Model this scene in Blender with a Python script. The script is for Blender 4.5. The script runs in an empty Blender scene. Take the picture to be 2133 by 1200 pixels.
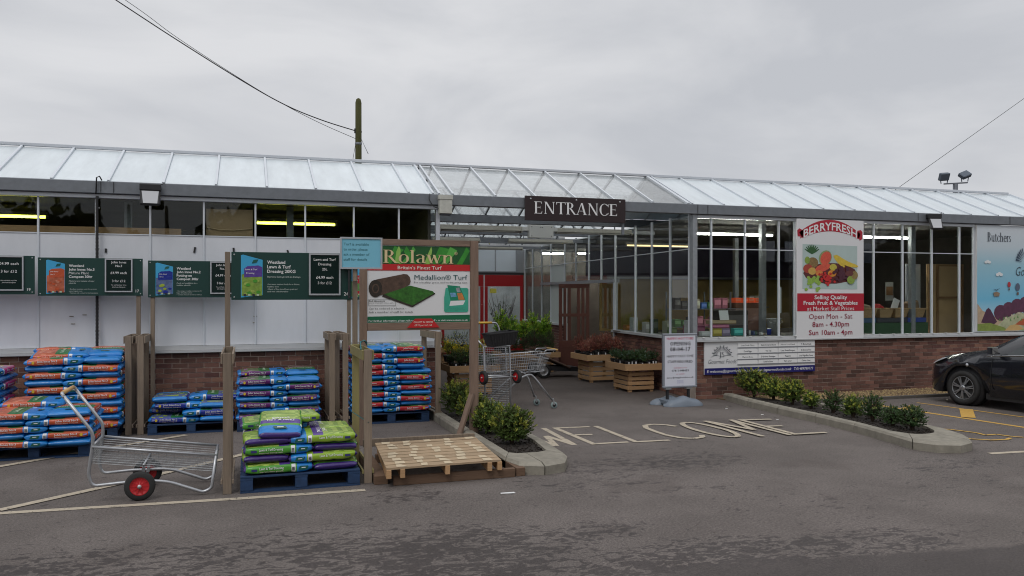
import bpy, math, random
from mathutils import Vector, Matrix
R=math.radians; PI=math.pi
sc=bpy.context.scene; COL=sc.collection
rnd=random.Random(7)
# ---------------------------------------------------------------- camera, sky, sun
cd=bpy.data.cameras.new('camera'); cam=bpy.data.objects.new('camera',cd); COL.objects.link(cam); sc.camera=cam
cam.location=(0,0,1.95); cam.rotation_euler=(R(90),0,R(-18.08))
cd.sensor_width=36; cd.lens=36*1693/2133; cd.shift_y=12.5/2133; cd.clip_end=900; cd.clip_start=.05
SUN_EL,SUN_AZ=R(52),R(215)
w=bpy.data.worlds.new('World'); sc.world=w; w.use_nodes=True
nt=w.node_tree; nt.nodes.clear(); N=nt.nodes.new; Lk=nt.links.new
sky=N('ShaderNodeTexSky'); sky.sky_type='NISHITA'; sky.sun_disc=False; sky.sun_elevation=SUN_EL; sky.sun_rotation=R(180)-SUN_AZ+R(180)
bgs=N('ShaderNodeBackground'); Lk(sky.outputs[0],bgs.inputs[0]); bgs.inputs[1].default_value=.05
tc=N('ShaderNodeTexCoord'); mp=N('ShaderNodeMapping'); mp.inputs['Scale'].default_value=(1,1,2.6); Lk(tc.outputs['Generated'],mp.inputs[0])
n1=N('ShaderNodeTexNoise'); n1.inputs['Scale'].default_value=2.4; n1.inputs['Detail'].default_value=8; n1.inputs['Roughness'].default_value=.52; n1.inputs['Distortion'].default_value=.5; Lk(mp.outputs[0],n1.inputs[0])
cr=N('ShaderNodeValToRGB'); Lk(n1.outputs[0],cr.inputs[0])
cr.color_ramp.elements[0].position=.34; cr.color_ramp.elements[0].color=(.53,.545,.58,1)
cr.color_ramp.elements[1].position=.64; cr.color_ramp.elements[1].color=(.715,.72,.74,1)
sx=N('ShaderNodeSeparateXYZ'); Lk(tc.outputs['Generated'],sx.inputs[0])
gr=N('ShaderNodeMapRange'); gr.inputs[1].default_value=.35; gr.inputs[2].default_value=.9; gr.inputs[3].default_value=1.0; gr.inputs[4].default_value=1.55; Lk(sx.outputs[2],gr.inputs[0])
mu=N('ShaderNodeVectorMath'); mu.operation='SCALE'; Lk(cr.outputs[0],mu.inputs[0]); Lk(gr.outputs[0],mu.inputs['Scale'])
bgc=N('ShaderNodeBackground'); Lk(mu.outputs[0],bgc.inputs[0]); bgc.inputs[1].default_value=1.0
mx=N('ShaderNodeMixShader'); mx.inputs[0].default_value=.94; Lk(bgs.outputs[0],mx.inputs[1]); Lk(bgc.outputs[0],mx.inputs[2])
wo=N('ShaderNodeOutputWorld'); Lk(mx.outputs[0],wo.inputs[0])
sd=bpy.data.lights.new('sun','SUN'); so=bpy.data.objects.new('sun',sd); COL.objects.link(so)
sd.energy=.8; sd.angle=R(20); sd.color=(1,.97,.92)
so.rotation_euler=Vector((-math.cos(SUN_EL)*math.sin(SUN_AZ),-math.cos(SUN_EL)*math.cos(SUN_AZ),-math.sin(SUN_EL))).to_track_quat('-Z','Y').to_euler()
sc.view_settings.view_transform='Standard'; sc.view_settings.look='None'; sc.view_settings.exposure=.08; sc.view_settings.gamma=1; sc.view_settings.use_curve_mapping=False
try:
    sc.cycles.use_denoising=True; sc.cycles.filter_width=1.05; sc.cycles.max_bounces=8; sc.cycles.transparent_max_bounces=24; sc.cycles.caustics_reflective=False; sc.cycles.caustics_refractive=False
except Exception: pass

# ---------------------------------------------------------------- materials
def lin(c): 
    c/=255.; return c/12.92 if c<=.04045 else ((c+.055)/1.055)**2.4
def srgb(h,k=1.0): return tuple(min(.95,lin(int(h[i:i+2],16))*k) for i in (0,2,4))
MATS={}
def mat(name,rgb,rough=.6,metal=0,var=0,vs=6,rand=0,bump=0,bs=40,stretch=(1,1,1),hue=0,emit=0,spec=.5,coat=0,trans=0):
    if name in MATS: return MATS[name]
    if isinstance(rgb,str): rgb=srgb(rgb)
    m=bpy.data.materials.new(name); MATS[name]=m; m.use_nodes=True; m.diffuse_color=(*rgb,1)
    nt=m.node_tree; b=nt.nodes['Principled BSDF']; N=nt.nodes.new; L=nt.links.new
    b.inputs['Base Color'].default_value=(*rgb,1); b.inputs['Roughness'].default_value=rough; b.inputs['Metallic'].default_value=metal
    b.inputs['Specular IOR Level'].default_value=spec; b.inputs['Coat Weight'].default_value=coat
    if emit: b.inputs['Emission Color'].default_value=(*rgb,1); b.inputs['Emission Strength'].default_value=emit
    if var or rand or bump or hue:
        tc=N('ShaderNodeTexCoord'); mp=N('ShaderNodeMapping'); mp.inputs['Scale'].default_value=stretch; L(tc.outputs['Object'],mp.inputs[0])
        oi=N('ShaderNodeObjectInfo')
        if not any(s!=1 for s in stretch) or True:
            ad=N('ShaderNodeVectorMath'); ad.operation='ADD'; L(mp.outputs[0],ad.inputs[0])
            sc_=N('ShaderNodeMath'); sc_.operation='MULTIPLY'; sc_.inputs[1].default_value=37; L(oi.outputs['Random'],sc_.inputs[0]); L(sc_.outputs[0],ad.inputs[1])
            vec=ad.outputs[0]
        val=None
        def add(sock,amt,val):
            a=N('ShaderNodeMath'); a.operation='MULTIPLY_ADD'; L(sock,a.inputs[0]); a.inputs[1].default_value=2*amt; a.inputs[2].default_value=(1 if val is None else 0)-amt
            if val is None: return a.outputs[0]
            s=N('ShaderNodeMath'); s.operation='ADD'; L(a.outputs[0],s.inputs[0]); L(val,s.inputs[1]); return s.outputs[0]
        if var:
            n=N('ShaderNodeTexNoise'); n.inputs['Scale'].default_value=vs; n.inputs['Detail'].default_value=7; n.inputs['Roughness'].default_value=.65; L(vec,n.inputs[0])
            val=add(n.outputs[0],var*1.6,val)
        if rand:
            val=add(oi.outputs['Random'],rand*.7,val)
            g=N('ShaderNodeNewGeometry'); val=add(g.outputs['Random Per Island'],rand*.7,val)
        if val is not None:
            h=N('ShaderNodeHueSaturation'); h.inputs['Color'].default_value=(*rgb,1); L(val,h.inputs['Value']); L(h.outputs[0],b.inputs['Base Color'])
            if hue:
                g=N('ShaderNodeNewGeometry'); a=N('ShaderNodeMath'); a.operation='MULTIPLY_ADD'; L(g.outputs['Random Per Island'],a.inputs[0]); a.inputs[1].default_value=2*hue; a.inputs[2].default_value=.5-hue; L(a.outputs[0],h.inputs['Hue'])
        if bump:
            n=N('ShaderNodeTexNoise'); n.inputs['Scale'].default_value=bs; n.inputs['Detail'].default_value=5; L(vec,n.inputs[0])
            bp=N('ShaderNodeBump'); bp.inputs['Strength'].default_value=bump; bp.inputs['Distance'].default_value=.01; L(n.outputs[0],bp.inputs['Height']); L(bp.outputs[0],b.inputs['Normal'])
    if trans:
        t=N('ShaderNodeBsdfTranslucent'); t.inputs[0].default_value=(*rgb,1); x=N('ShaderNodeMixShader'); x.inputs[0].default_value=trans
        out=nt.nodes['Material Output']; L(b.outputs[0],x.inputs[1]); L(t.outputs[0],x.inputs[2]); L(x.outputs[0],out.inputs[0])
    return m
def glass(name,tint=(.93,.96,.95),refl=1.0,rough=.015,dirt=0):
    m=bpy.data.materials.new(name); MATS[name]=m; m.use_nodes=True; nt=m.node_tree; nt.nodes.clear(); N=nt.nodes.new; L=nt.links.new
    t=N('ShaderNodeBsdfTransparent'); t.inputs[0].default_value=(*tint,1)
    g=N('ShaderNodeBsdfGlossy'); g.inputs['Roughness'].default_value=rough; g.inputs[0].default_value=(refl,refl,refl,1)
    fr=N('ShaderNodeFresnel'); ge=N('ShaderNodeNewGeometry'); io=N('ShaderNodeMapRange'); L(ge.outputs['Backfacing'],io.inputs[0]); io.inputs[3].default_value=1.5; io.inputs[4].default_value=1/1.5; L(io.outputs[0],fr.inputs[0])
    x=N('ShaderNodeMixShader'); L(fr.outputs[0],x.inputs[0]); L(t.outputs[0],x.inputs[1]); L(g.outputs[0],x.inputs[2])
    last=x.outputs[0]
    if dirt:
        tc=N('ShaderNodeTexCoord'); n=N('ShaderNodeTexNoise'); n.inputs['Scale'].default_value=2.5; n.inputs['Detail'].default_value=8; n.inputs['Roughness'].default_value=.7; L(tc.outputs['Object'],n.inputs[0])
        r=N('ShaderNodeMapRange'); r.inputs[1].default_value=.35; r.inputs[2].default_value=.8; r.inputs[3].default_value=dirt*.35; r.inputs[4].default_value=min(1,dirt*1.7); L(n.outputs[0],r.inputs[0])
        d=N('ShaderNodeBsdfDiffuse'); d.inputs[0].default_value=(.82,.85,.85,1); tl=N('ShaderNodeBsdfTranslucent'); tl.inputs[0].default_value=(.82,.85,.85,1)
        dm=N('ShaderNodeMixShader'); dm.inputs[0].default_value=.5; L(d.outputs[0],dm.inputs[1]); L(tl.outputs[0],dm.inputs[2])
        x2=N('ShaderNodeMixShader'); L(r.outputs[0],x2.inputs[0]); L(last,x2.inputs[1]); L(dm.outputs[0],x2.inputs[2]); last=x2.outputs[0]
    o=N('ShaderNodeOutputMaterial'); L(last,o.inputs[0]); return m

ALU=mat('aluminium','C4C8CE',.38,.25,var=.06,vs=5)
WHITEBAR=mat('white_bar','CDD2D8',.4,var=.05,vs=4)
GALV=mat('galvanised_steel',(.19,.205,.225),.5,.35,var=.18,vs=9)
GALVL=mat('galvanised_light',(.32,.34,.36),.42,.45,var=.18,vs=14)
WIREG=mat('galvanised_wire',(.20,.21,.22),.5,.5)
CHROME=mat('zinc_wire',(.5,.51,.52),.32,.8)
TUBE=mat('zinc_tube',(.42,.43,.45),.36,.65,var=.1,vs=12)
PANEL=mat('white_composite_panel',(.64,.66,.70),.42,var=.07,vs=1.6,stretch=(2.5,1,.7),rand=.03,bump=.06,bs=1.5)
BRICK=mat('brick_red',(.125,.058,.044),.85,var=.22,vs=25,rand=.85,hue=.012,bump=.5,bs=120)
MORTAR=mat('mortar',(.52,.43,.36),.95,var=.12,vs=8,bump=.4,bs=90)
STONE=mat('sill_aluminium',(.50,.51,.52),.5,.1,var=.07,vs=4)
KERB=mat('kerb_concrete',(.24,.22,.18),.9,var=.35,vs=7,rand=.06,bump=.5,bs=70)
SOIL=mat('soil',(.022,.016,.012),.95,var=.35,vs=30,bump=1,bs=50)
WOOD=mat('timber_weathered',(.20,.155,.115),.8,var=.34,vs=9,rand=.2,bump=.35,bs=30,stretch=(3,3,.25))
WOODG=mat('timber_green_treated',(.20,.17,.07),.8,var=.2,vs=9,rand=.14,bump=.3,bs=30,stretch=(3,3,.25))
WOODN=mat('timber_new',(.40,.24,.12),.75,var=.16,vs=7,rand=.14,bump=.3,bs=25,stretch=(.3,3,3))
WOODP=mat('timber_pale',(.56,.42,.25),.75,var=.14,vs=7,rand=.12)
WOODD=mat('timber_dark',(.11,.065,.04),.85,var=.25,vs=7,rand=.2,bump=.4,bs=30,stretch=(.3,3,3))
BLUEP=mat('pallet_blue',(.012,.038,.10),.75,var=.4,vs=14,rand=.12,bump=.3,bs=40)
BLACK=mat('black_plastic',(.018,.018,.02),.5)
RUBBER=mat('rubber',(.022,.022,.022),.8,var=.15,vs=20)
RED=mat('red_plastic',(.48,.02,.025),.4)
WHITE=mat('white_paint',(.78,.78,.78),.45)
def paint(name,rgb,thr):
    m=mat(name,rgb,.85,var=.22,vs=22); nt=m.node_tree; b=nt.nodes['Principled BSDF']; N=nt.nodes.new; L=nt.links.new
    tc=N('ShaderNodeTexCoord'); n=N('ShaderNodeTexNoise'); n.inputs['Scale'].default_value=9; n.inputs['Detail'].default_value=9; n.inputs['Roughness'].default_value=.85; L(tc.outputs['Object'],n.inputs[0])
    r=N('ShaderNodeMapRange'); L(n.outputs[0],r.inputs[0]); r.inputs[1].default_value=thr; r.inputs[2].default_value=thr+.05
    x=N('ShaderNodeMixRGB'); L(r.outputs[0],x.inputs[0]); src=b.inputs['Base Color'].links[0].from_socket; L(src,x.inputs[1]); x.inputs[2].default_value=(.10,.088,.08,1); L(x.outputs[0],b.inputs['Base Color']); return m
ROADW=paint('road_paint',(.43,.37,.285),.56)
ROADY=paint('road_paint_yellow',(.52,.31,.065),.60)
SIGNG=mat('sign_green',(.010,.045,.038),.35,var=.05,vs=3)
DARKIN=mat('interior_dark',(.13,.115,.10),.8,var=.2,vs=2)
GLASS=glass('window_glass',(.86,.89,.88),.6)
GLASSR=glass('roof_glass',(.97,.985,.99),1.0,dirt=.2)
ROOFW=mat('whitewashed_roof',(.76,.82,.85),.25,var=.15,vs=2.4,stretch=(2.2,.5,.5),rand=.05,spec=.8,trans=.15)

# ---------------------------------------------------------------- mesh helpers
_tc={}
def textmesh(s,bold=0,res=2):
    bold=0 if 'M' in s else max(-.01,min(bold,.018))
    k=(s,bold,res)
    if k in _tc: return _tc[k]
    c=bpy.data.curves.new('t','FONT'); c.body=s; c.size=1; c.offset=bold; c.resolution_u=res; c.fill_mode='FRONT'
    o=bpy.data.objects.new('t',c); me=bpy.data.meshes.new_from_object(o)
    vs=[(v.co.x,v.co.y) for v in me.vertices]; fs=[tuple(p.vertices) for p in me.polygons]
    bpy.data.objects.remove(o); bpy.data.meshes.remove(me); bpy.data.curves.remove(c)
    if not vs: vs=[(0,0)]
    _tc[k]=(vs,fs); return _tc[k]
def arcpts(cx,cy,rx,ry,a0,a1,n=14):
    return [(cx+rx*math.cos(R(a0+(a1-a0)*i/n)),cy+ry*math.sin(R(a0+(a1-a0)*i/n))) for i in range(n+1)]
class MB:
    def __init__(s): s.v=[];s.f=[];s.m=[];s.mats=[];s.sm=[]
    def mi(s,m):
        if m not in s.mats: s.mats.append(m)
        return s.mats.index(m)
    def add(s,vs,fs,m,smooth=False):
        b=len(s.v); s.v+= [tuple(v) for v in vs]; k=s.mi(m)
        for f in fs: s.f.append(tuple(b+i for i in f)); s.m.append(k); s.sm.append(smooth)
        return s
    def box(s,x0,y0,z0,x1,y1,z1,m):
        return s.add([(x0,y0,z0),(x1,y0,z0),(x1,y1,z0),(x0,y1,z0),(x0,y0,z1),(x1,y0,z1),(x1,y1,z1),(x0,y1,z1)],
          [(0,3,2,1),(4,5,6,7),(0,1,5,4),(1,2,6,5),(2,3,7,6),(3,0,4,7)],m)
    def obox(s,c,sz,m,rot=None):
        a,b,d=[q/2 for q in sz]; c=Vector(c); rot=rot or Matrix.Identity(3)
        vs=[c+rot@Vector((x,y,z)) for z in(-d,d) for (x,y) in((-a,-b),(a,-b),(a,b),(-a,b))]
        return s.add(vs,[(0,3,2,1),(4,5,6,7),(0,1,5,4),(1,2,6,5),(2,3,7,6),(3,0,4,7)],m)
    def beam(s,p,q,w,h,m,up=(0,0,1)):
        p=Vector(p);q=Vector(q);d=(q-p); L=d.length; d.normalize(); up=Vector(up); x=d.cross(up)
        if x.length<1e-4: x=d.cross(Vector((1,0,0)))
        x.normalize(); z=x.cross(d)
        rot=Matrix((x,d,z)).transposed(); return s.obox((p+q)/2,(w,L,h),m,rot)
    def tube(s,pts,r,m,n=8,closed=False,caps=True,smooth=True):
        P=[Vector(p) for p in pts]; k=len(P); vs=[];fs=[]; prev=None
        for i,p in enumerate(P):
            if closed: d=P[(i+1)%k]-P[i-1]
            else: d=P[min(i+1,k-1)]-P[max(i-1,0)]
            if d.length<1e-9: d=Vector((0,0,1))
            d.normalize()
            if prev is None: a=Vector((0,0,1)) if abs(d.z)<.9 else Vector((1,0,0)); x=d.cross(a)
            else: x=prev-d*prev.dot(d)
            x.normalize(); prev=x; y=d.cross(x); rr=r[i] if isinstance(r,(list,tuple)) else r
            vs+=[p+x*rr*math.cos(2*PI*j/n)+y*rr*math.sin(2*PI*j/n) for j in range(n)]
        for i in range(k if closed else k-1):
            a=i*n;b=((i+1)%k)*n
            for j in range(n): fs.append((a+j,a+(j+1)%n,b+(j+1)%n,b+j))
        if caps and not closed: fs+= [tuple(range(n))[::-1],tuple((k-1)*n+j for j in range(n))]
        return s.add(vs,fs,m,smooth)
    def bar(s,p,q,r,m,n=4): return s.tube([p,q],r,m,n,caps=False,smooth=False)
    def rev(s,c,axis,prof,m,n=24,smooth=True,caps=True):   # prof: (radius, offset along axis)
        c=Vector(c);d=Vector(axis).normalized(); a=Vector((0,0,1)) if abs(d.z)<.9 else Vector((1,0,0)); x=d.cross(a).normalized(); y=d.cross(x); vs=[];fs=[]
        for (r,h) in prof: vs+=[c+d*h+x*r*math.cos(2*PI*j/n)+y*r*math.sin(2*PI*j/n) for j in range(n)]
        for i in range(len(prof)-1):
            for j in range(n): fs.append((i*n+j,i*n+(j+1)%n,(i+1)*n+(j+1)%n,(i+1)*n+j))
        if caps: fs+=[tuple(range(n))[::-1],tuple((len(prof)-1)*n+j for j in range(n))]
        return s.add(vs,fs,m,smooth)
    def poly(s,pts,m): return s.add(pts,[tuple(range(len(pts)))],m)
    def flat(s,pts,m,X0,Z0,y,kx=1,kz=1): return s.poly([(X0+kx*a,y,Z0+kz*b) for a,b in pts],m)
    def prism(s,pts,y0,y1,m):                        # outline in xz, extruded along y
        n=len(pts); vs=[(a,y0,b) for a,b in pts]+[(a,y1,b) for a,b in pts]
        return s.add(vs,[tuple(range(n)),tuple(range(2*n-1,n-1,-1))]+[(i,n+i,n+(i+1)%n,(i+1)%n) for i in range(n)],m)
    def slab(s,pts,z0,z1,m):
        n=len(pts); vs=[(a,b,z0) for a,b in pts]+[(a,b,z1) for a,b in pts]
        return s.add(vs,[tuple(range(n))[::-1],tuple(range(n,2*n))]+[(i,(i+1)%n,n+(i+1)%n,n+i) for i in range(n)],m)
    def text(s,t,x,z,h,m,y,w=None,al='L',bold=0,fn=None,res=2,slant=0,wmax=None):
        vs,fs=textmesh(t,bold,res); k=h/.72; xs=[a for a,b in vs]; x0,x1=min(xs),max(xs); kx=k
        if w: kx=w/max(1e-6,x1-x0)
        elif wmax and (x1-x0)*k>wmax: kx=wmax/(x1-x0)
        W=(x1-x0)*kx; ox={'L':0,'C':-W/2,'R':-W}[al]
        P=[(x+ox+(a-x0)*kx+slant*b*k,b*k+z) for a,b in vs]
        P=[fn(a,b) if fn else (a,y,b) for a,b in P]
        return s.add(P,fs,m)
    def build(s,name,parent=None,world=False,loc=None,bevel=0,xf=None):
        me=bpy.data.meshes.new(name); off=Vector((0,0,0))
        if world and parent is not None:
            q=parent
            while q is not None: off+=q.location; q=q.parent
        if world and loc is not None and parent is None: off=Vector(loc)
        V=[Vector(v)-off for v in s.v]
        if xf: V=[xf@v for v in V]
        me.from_pydata(V,[],s.f); me.polygons.foreach_set('material_index',s.m); me.polygons.foreach_set('use_smooth',s.sm)
        for m in s.mats: me.materials.append(m)
        me.update(); return link(name,me,parent,loc,bevel)
def link(name,me,parent=None,loc=None,bevel=0):
    o=bpy.data.objects.new(name,me); COL.objects.link(o)
    if parent is not None: o.parent=parent
    if loc is not None: o.location=loc
    if bevel:
        b=o.modifiers.new('edge','BEVEL'); b.width=bevel; b.segments=1; b.limit_method='ANGLE'
    return o
def tag(o,label=None,cat=None,group=None,kind=None):
    if label: o['label']=label
    if cat: o['category']=cat
    if group: o['group']=group
    if kind: o['kind']=kind
    return o
def thing(name,label,cat,loc=(0,0,0),rz=0,group=None):
    o=bpy.data.objects.new(name,None); COL.objects.link(o); o.location=loc; o.rotation_euler=(0,0,rz); o.empty_display_size=.1
    return tag(o,label,cat,group)
KIDS={}
def copy_tree(o,parent=None,loc=None,rz=None,label=None):
    c=o.copy(); COL.objects.link(c)
    if parent is not None: c.parent=parent
    if loc is not None: c.location=loc
    if rz is not None: c.rotation_euler=(0,0,rz)
    if label: c['label']=label
    for ch in [x for x in list(o.children)]: copy_tree(ch,c)
    return c
def boxo(name,parent,x0,y0,z0,x1,y1,z1,m,bevel=0): return MB().box(x0,y0,z0,x1,y1,z1,m).build(name,parent,world=True,bevel=bevel)
# ---------------------------------------------------------------- ground
def ground_mat():
    m=bpy.data.materials.new('asphalt'); m.use_nodes=True; nt=m.node_tree; b=nt.nodes['Principled BSDF']; N=nt.nodes.new; L=nt.links.new
    tc=N('ShaderNodeTexCoord'); P=tc.outputs['Object']
    def noise(sc_,det=6,ro=.6,st=(1,1,1),off=(0,0,0),dist=0):
        mp=N('ShaderNodeMapping'); mp.inputs['Scale'].default_value=st; mp.inputs['Location'].default_value=off; L(P,mp.inputs[0])
        n=N('ShaderNodeTexNoise'); n.inputs['Scale'].default_value=sc_; n.inputs['Detail'].default_value=det; n.inputs['Roughness'].default_value=ro; n.inputs['Distortion'].default_value=dist; L(mp.outputs[0],n.inputs[0]); return n.outputs[0]
    def math_(op,a,b_=None,c=None):
        x=N('ShaderNodeMath'); x.operation=op
        for i,q in enumerate((a,b_,c)):
            if q is None: continue
            if isinstance(q,(int,float)): x.inputs[i].default_value=q
            else: L(q,x.inputs[i])
        return x.outputs[0]
    def ramp(v,lo,hi,a=0,c=1):
        r=N('ShaderNodeMapRange'); r.interpolation_type='SMOOTHSTEP'; L(v,r.inputs[0]); r.inputs[1].default_value=lo; r.inputs[2].default_value=hi; r.inputs[3].default_value=a; r.inputs[4].default_value=c; return r.outputs[0]
    sp=N('ShaderNodeSeparateXYZ'); L(P,sp.inputs[0])
    near=ramp(sp.outputs[1],5.2,7.0,1,0)                 # the patched strip of the lane
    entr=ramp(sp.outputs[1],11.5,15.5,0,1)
    low=noise(.55,4,.55,(.8,1.3,1),(3.1,1.7,0))
    mid=noise(3.4,5,.65,(.8,1.3,1),(0,0,0),.8)
    fine=noise(13.5,3,.5,(.62,1.15,1),(5,2,0),1.2)
    bias=0.0
    for (cx,cy,rx,ry,k) in ((4.9,8.35,1.0,.55,.42),(3.85,8.35,1.1,.55,.34),(3.3,7.9,.8,.6,.25),(-.4,6.1,2.6,1.0,.42),(1.5,5.9,1.3,.9,.50),(1.45,7.75,.5,.3,.36),(2.75,6.2,.55,.35,.42),(3.2,5.3,1.3,.45,.46),(4.6,5.2,1.2,.4,.42),(7.6,7.3,.8,.35,.30),(4.4,7.0,.5,.25,.22),(-3,6.2,2,1,.35),(.5,4.6,4,.8,.25)):
        dx=math_('MULTIPLY',math_('SUBTRACT',sp.outputs[0],cx),1/rx); dy=math_('MULTIPLY',math_('SUBTRACT',sp.outputs[1],cy),1/ry)
        e=math_('MULTIPLY',math_('MAXIMUM',math_('SUBTRACT',1.25,math_('ADD',math_('MULTIPLY',dx,dx),math_('MULTIPLY',dy,dy))),0),k); e=math_('MINIMUM',e,k)
        bias=e if isinstance(bias,float) else math_('MAXIMUM',bias,e)
    wetv=math_('ADD',math_('ADD',math_('MULTIPLY_ADD',low,.7,math_('MULTIPLY',mid,.65)),math_('MULTIPLY',fine,1.9)),math_('MULTIPLY',bias,.72))
    wet=ramp(wetv,1.93,1.985)
    edge=math_('ADD',math_('MULTIPLY_ADD',sp.outputs[0],.14,sp.outputs[1]),math_('MULTIPLY',mid,.25))
    trench=ramp(edge,5.66,5.72,1,0); xr=ramp(math_('ADD',sp.outputs[0],mid),2.9,3.6); trench=math_('MULTIPLY',trench,xr)
    wet=math_('MAXIMUM',wet,math_('MULTIPLY',trench,.85))
    wet2=ramp(math_('ADD',noise(.9,3,.5,(1,1,1),(9,4,0)),math_('MULTIPLY',noise(5,8,.7),.25)),.70,.80)
    spk=noise(95,3,.9); grit=noise(48,8,.95)
    base=N('ShaderNodeMixRGB'); base.inputs[1].default_value=(.112,.096,.088,1); base.inputs[2].default_value=(.145,.125,.115,1); L(ramp(noise(.7,4,.6,(1,1,1),(1,8,0)),.35,.65),base.inputs[0])
    sm=N('ShaderNodeMixRGB'); sm.blend_type='MULTIPLY'; sm.inputs[0].default_value=1; L(base.outputs[0],sm.inputs[1]); cc=N('ShaderNodeCombineXYZ'); v=ramp(grit,.32,.68,.35,1.65)
    for i in range(3): L(v,cc.inputs[i])
    L(cc.outputs[0],sm.inputs[2])
    sp2=N('ShaderNodeMixRGB'); L(ramp(spk,.63,.70),sp2.inputs[0]); L(sm.outputs[0],sp2.inputs[1]); sp2.inputs[2].default_value=(.26,.24,.22,1)
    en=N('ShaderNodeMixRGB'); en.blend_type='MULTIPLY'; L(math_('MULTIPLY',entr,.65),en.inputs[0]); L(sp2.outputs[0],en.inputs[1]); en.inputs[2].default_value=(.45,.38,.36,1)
    w1=N('ShaderNodeMixRGB'); w1.blend_type='MULTIPLY'; L(math_('MULTIPLY',wet,.74),w1.inputs[0]); L(en.outputs[0],w1.inputs[1]); w1.inputs[2].default_value=(.24,.215,.225,1)
    w2=N('ShaderNodeMixRGB'); w2.blend_type='MULTIPLY'; L(math_('MULTIPLY',wet2,.25),w2.inputs[0]); L(w1.outputs[0],w2.inputs[1]); w2.inputs[2].default_value=(.55,.5,.48,1)
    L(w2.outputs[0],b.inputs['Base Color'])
    L(math_('MULTIPLY_ADD',wet,-.22,.88),b.inputs['Roughness']); b.inputs['Specular IOR Level'].default_value=.35
    bp=N('ShaderNodeBump'); bp.inputs['Strength'].default_value=.7; bp.inputs['Distance'].default_value=.006; L(grit,bp.inputs['Height']); L(bp.outputs[0],b.inputs['Normal'])
    return m
ASPH=ground_mat(); MATS['asphalt']=ASPH
tag(MB().slab([(-250,-120),(300,-120),(300,400),(-250,400)],-.3,0,ASPH).build('ground'),'grey brown tarmac car park surface with dark worn patches','tarmac',kind='structure')
# painted lines (sheets 4 mm thick)
def strip(mb,pts,w,m=None,z=.004):
    for (a,b) in zip(pts,pts[1:]):
        d=Vector((b[0]-a[0],b[1]-a[1])); d.normalize(); n=Vector((-d.y,d.x))*w/2
        mb.poly([(a[0]-n.x,a[1]-n.y,z),(b[0]-n.x,b[1]-n.y,z),(b[0]+n.x,b[1]+n.y,z),(a[0]+n.x,a[1]+n.y,z)],m or ROADW)
ln=MB(); strip(ln,[(-6,8.27),(-2,8.27),(-.06,8.16),(1.12,8.13)],.09)
strip(ln,[(-2.12,8.38),(-1.19,9.22),(-.39,10.02),(1.37,11.85)],.1,z=.008); strip(ln,[(-4.1,9.1),(-2.65,10.5),(-1.59,11.42),(-.79,12.05)],.1,z=.008); strip(ln,[(-3.9,8.4),(-2.9,9.5)],.1,z=.008)
tag(ln.build('road_markings'),'worn cream hatched lines under the compost pallets','road marking',kind='structure')
wl=MB(); z0=.004
def glyph(paths):
    global z0
    for p in paths: z0+=.0003; strip(wl,p,.080,z=z0)
glyph([[(3.60,11.02),(3.77,9.72)],[(3.77,9.72),(3.90,10.45)],[(3.90,10.45),(4.02,9.72)],[(4.02,9.72),(4.09,11.06)]])
glyph([[(4.26,11.06),(4.28,9.66)],[(4.28,11.02),(4.78,10.97)],[(4.30,10.4),(4.55,10.36)],[(4.28,9.70),(4.77,9.68)]])
glyph([[(4.88,11.0),(4.87,9.63)],[(4.87,9.66),(5.35,9.63)]])
C=[(6.0,10.6),(5.92,10.78),(5.76,10.88),(5.6,10.82),(5.51,10.6),(5.49,10.25),(5.5,9.95),(5.58,9.72),(5.72,9.63),(5.88,9.68),(5.95,9.82)]
glyph([[C[i],C[i+1]] for i in range(len(C)-1)])
O=[(6.3+.21*math.cos(t*PI/9),10.2+.66*math.sin(t*PI/9)) for t in range(19)]
glyph([[O[i],O[i+1]] for i in range(18)])
glyph([[(6.64,10.88),(6.68,9.45)],[(6.66,10.85),(6.88,9.95)],[(6.88,9.95),(7.08,10.82)],[(7.08,10.85),(7.10,9.43)]])
glyph([[(7.22,10.82),(7.20,9.42)],[(7.22,10.78),(7.71,10.70)],[(7.24,10.15),(7.48,10.11)],[(7.20,9.46),(7.70,9.44)]])
tag(wl.build('welcome_marking'),'word WELCOME painted in stretched cream letters on the tarmac','road marking',kind='structure')
yl=MB()
strip(yl,[(10.42,12.0),(10.52,11.45),(10.79,8.96),(11.0,6.4)],.09,ROADY); strip(yl,[(11.42,11.6),(11.69,9.71),(11.9,7.6)],.06,ROADY)
strip(yl,[(10.53,10.98),(11.02,11.25)],.16,ROADY,.008); strip(yl,[(10.80,9.93),(11.56,10.68)],.2,ROADY,.008)
W=[(9.46,9.24),(9.60,9.14),(9.66,8.97),(9.72,8.80),(9.68,8.62),(9.87,8.62),(9.93,8.42),(10.02,8.33)]
strip(yl,W,.05,ROADY,.008); strip(yl,[(9.36,8.95),(9.22,8.72),(9.24,8.45),(9.42,8.3),(9.65,8.27),(9.80,8.34)],.05,ROADY,.0085)
strip(yl,[(9.48,9.32),(9.50,9.16)],.12,ROADY,.012)
tag(yl.build('bay_markings'),'yellow disabled parking bay lines with wheelchair symbol beside the black car','road marking',kind='structure')
wr=MB(); strip(wr,[(8.62,7.62),(9.2,7.58),(11,7.5)],.09,ROADW); tag(wr.build('road_markings'),'short cream line right of the kerbed shrub bed','road marking',kind='structure')

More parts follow.
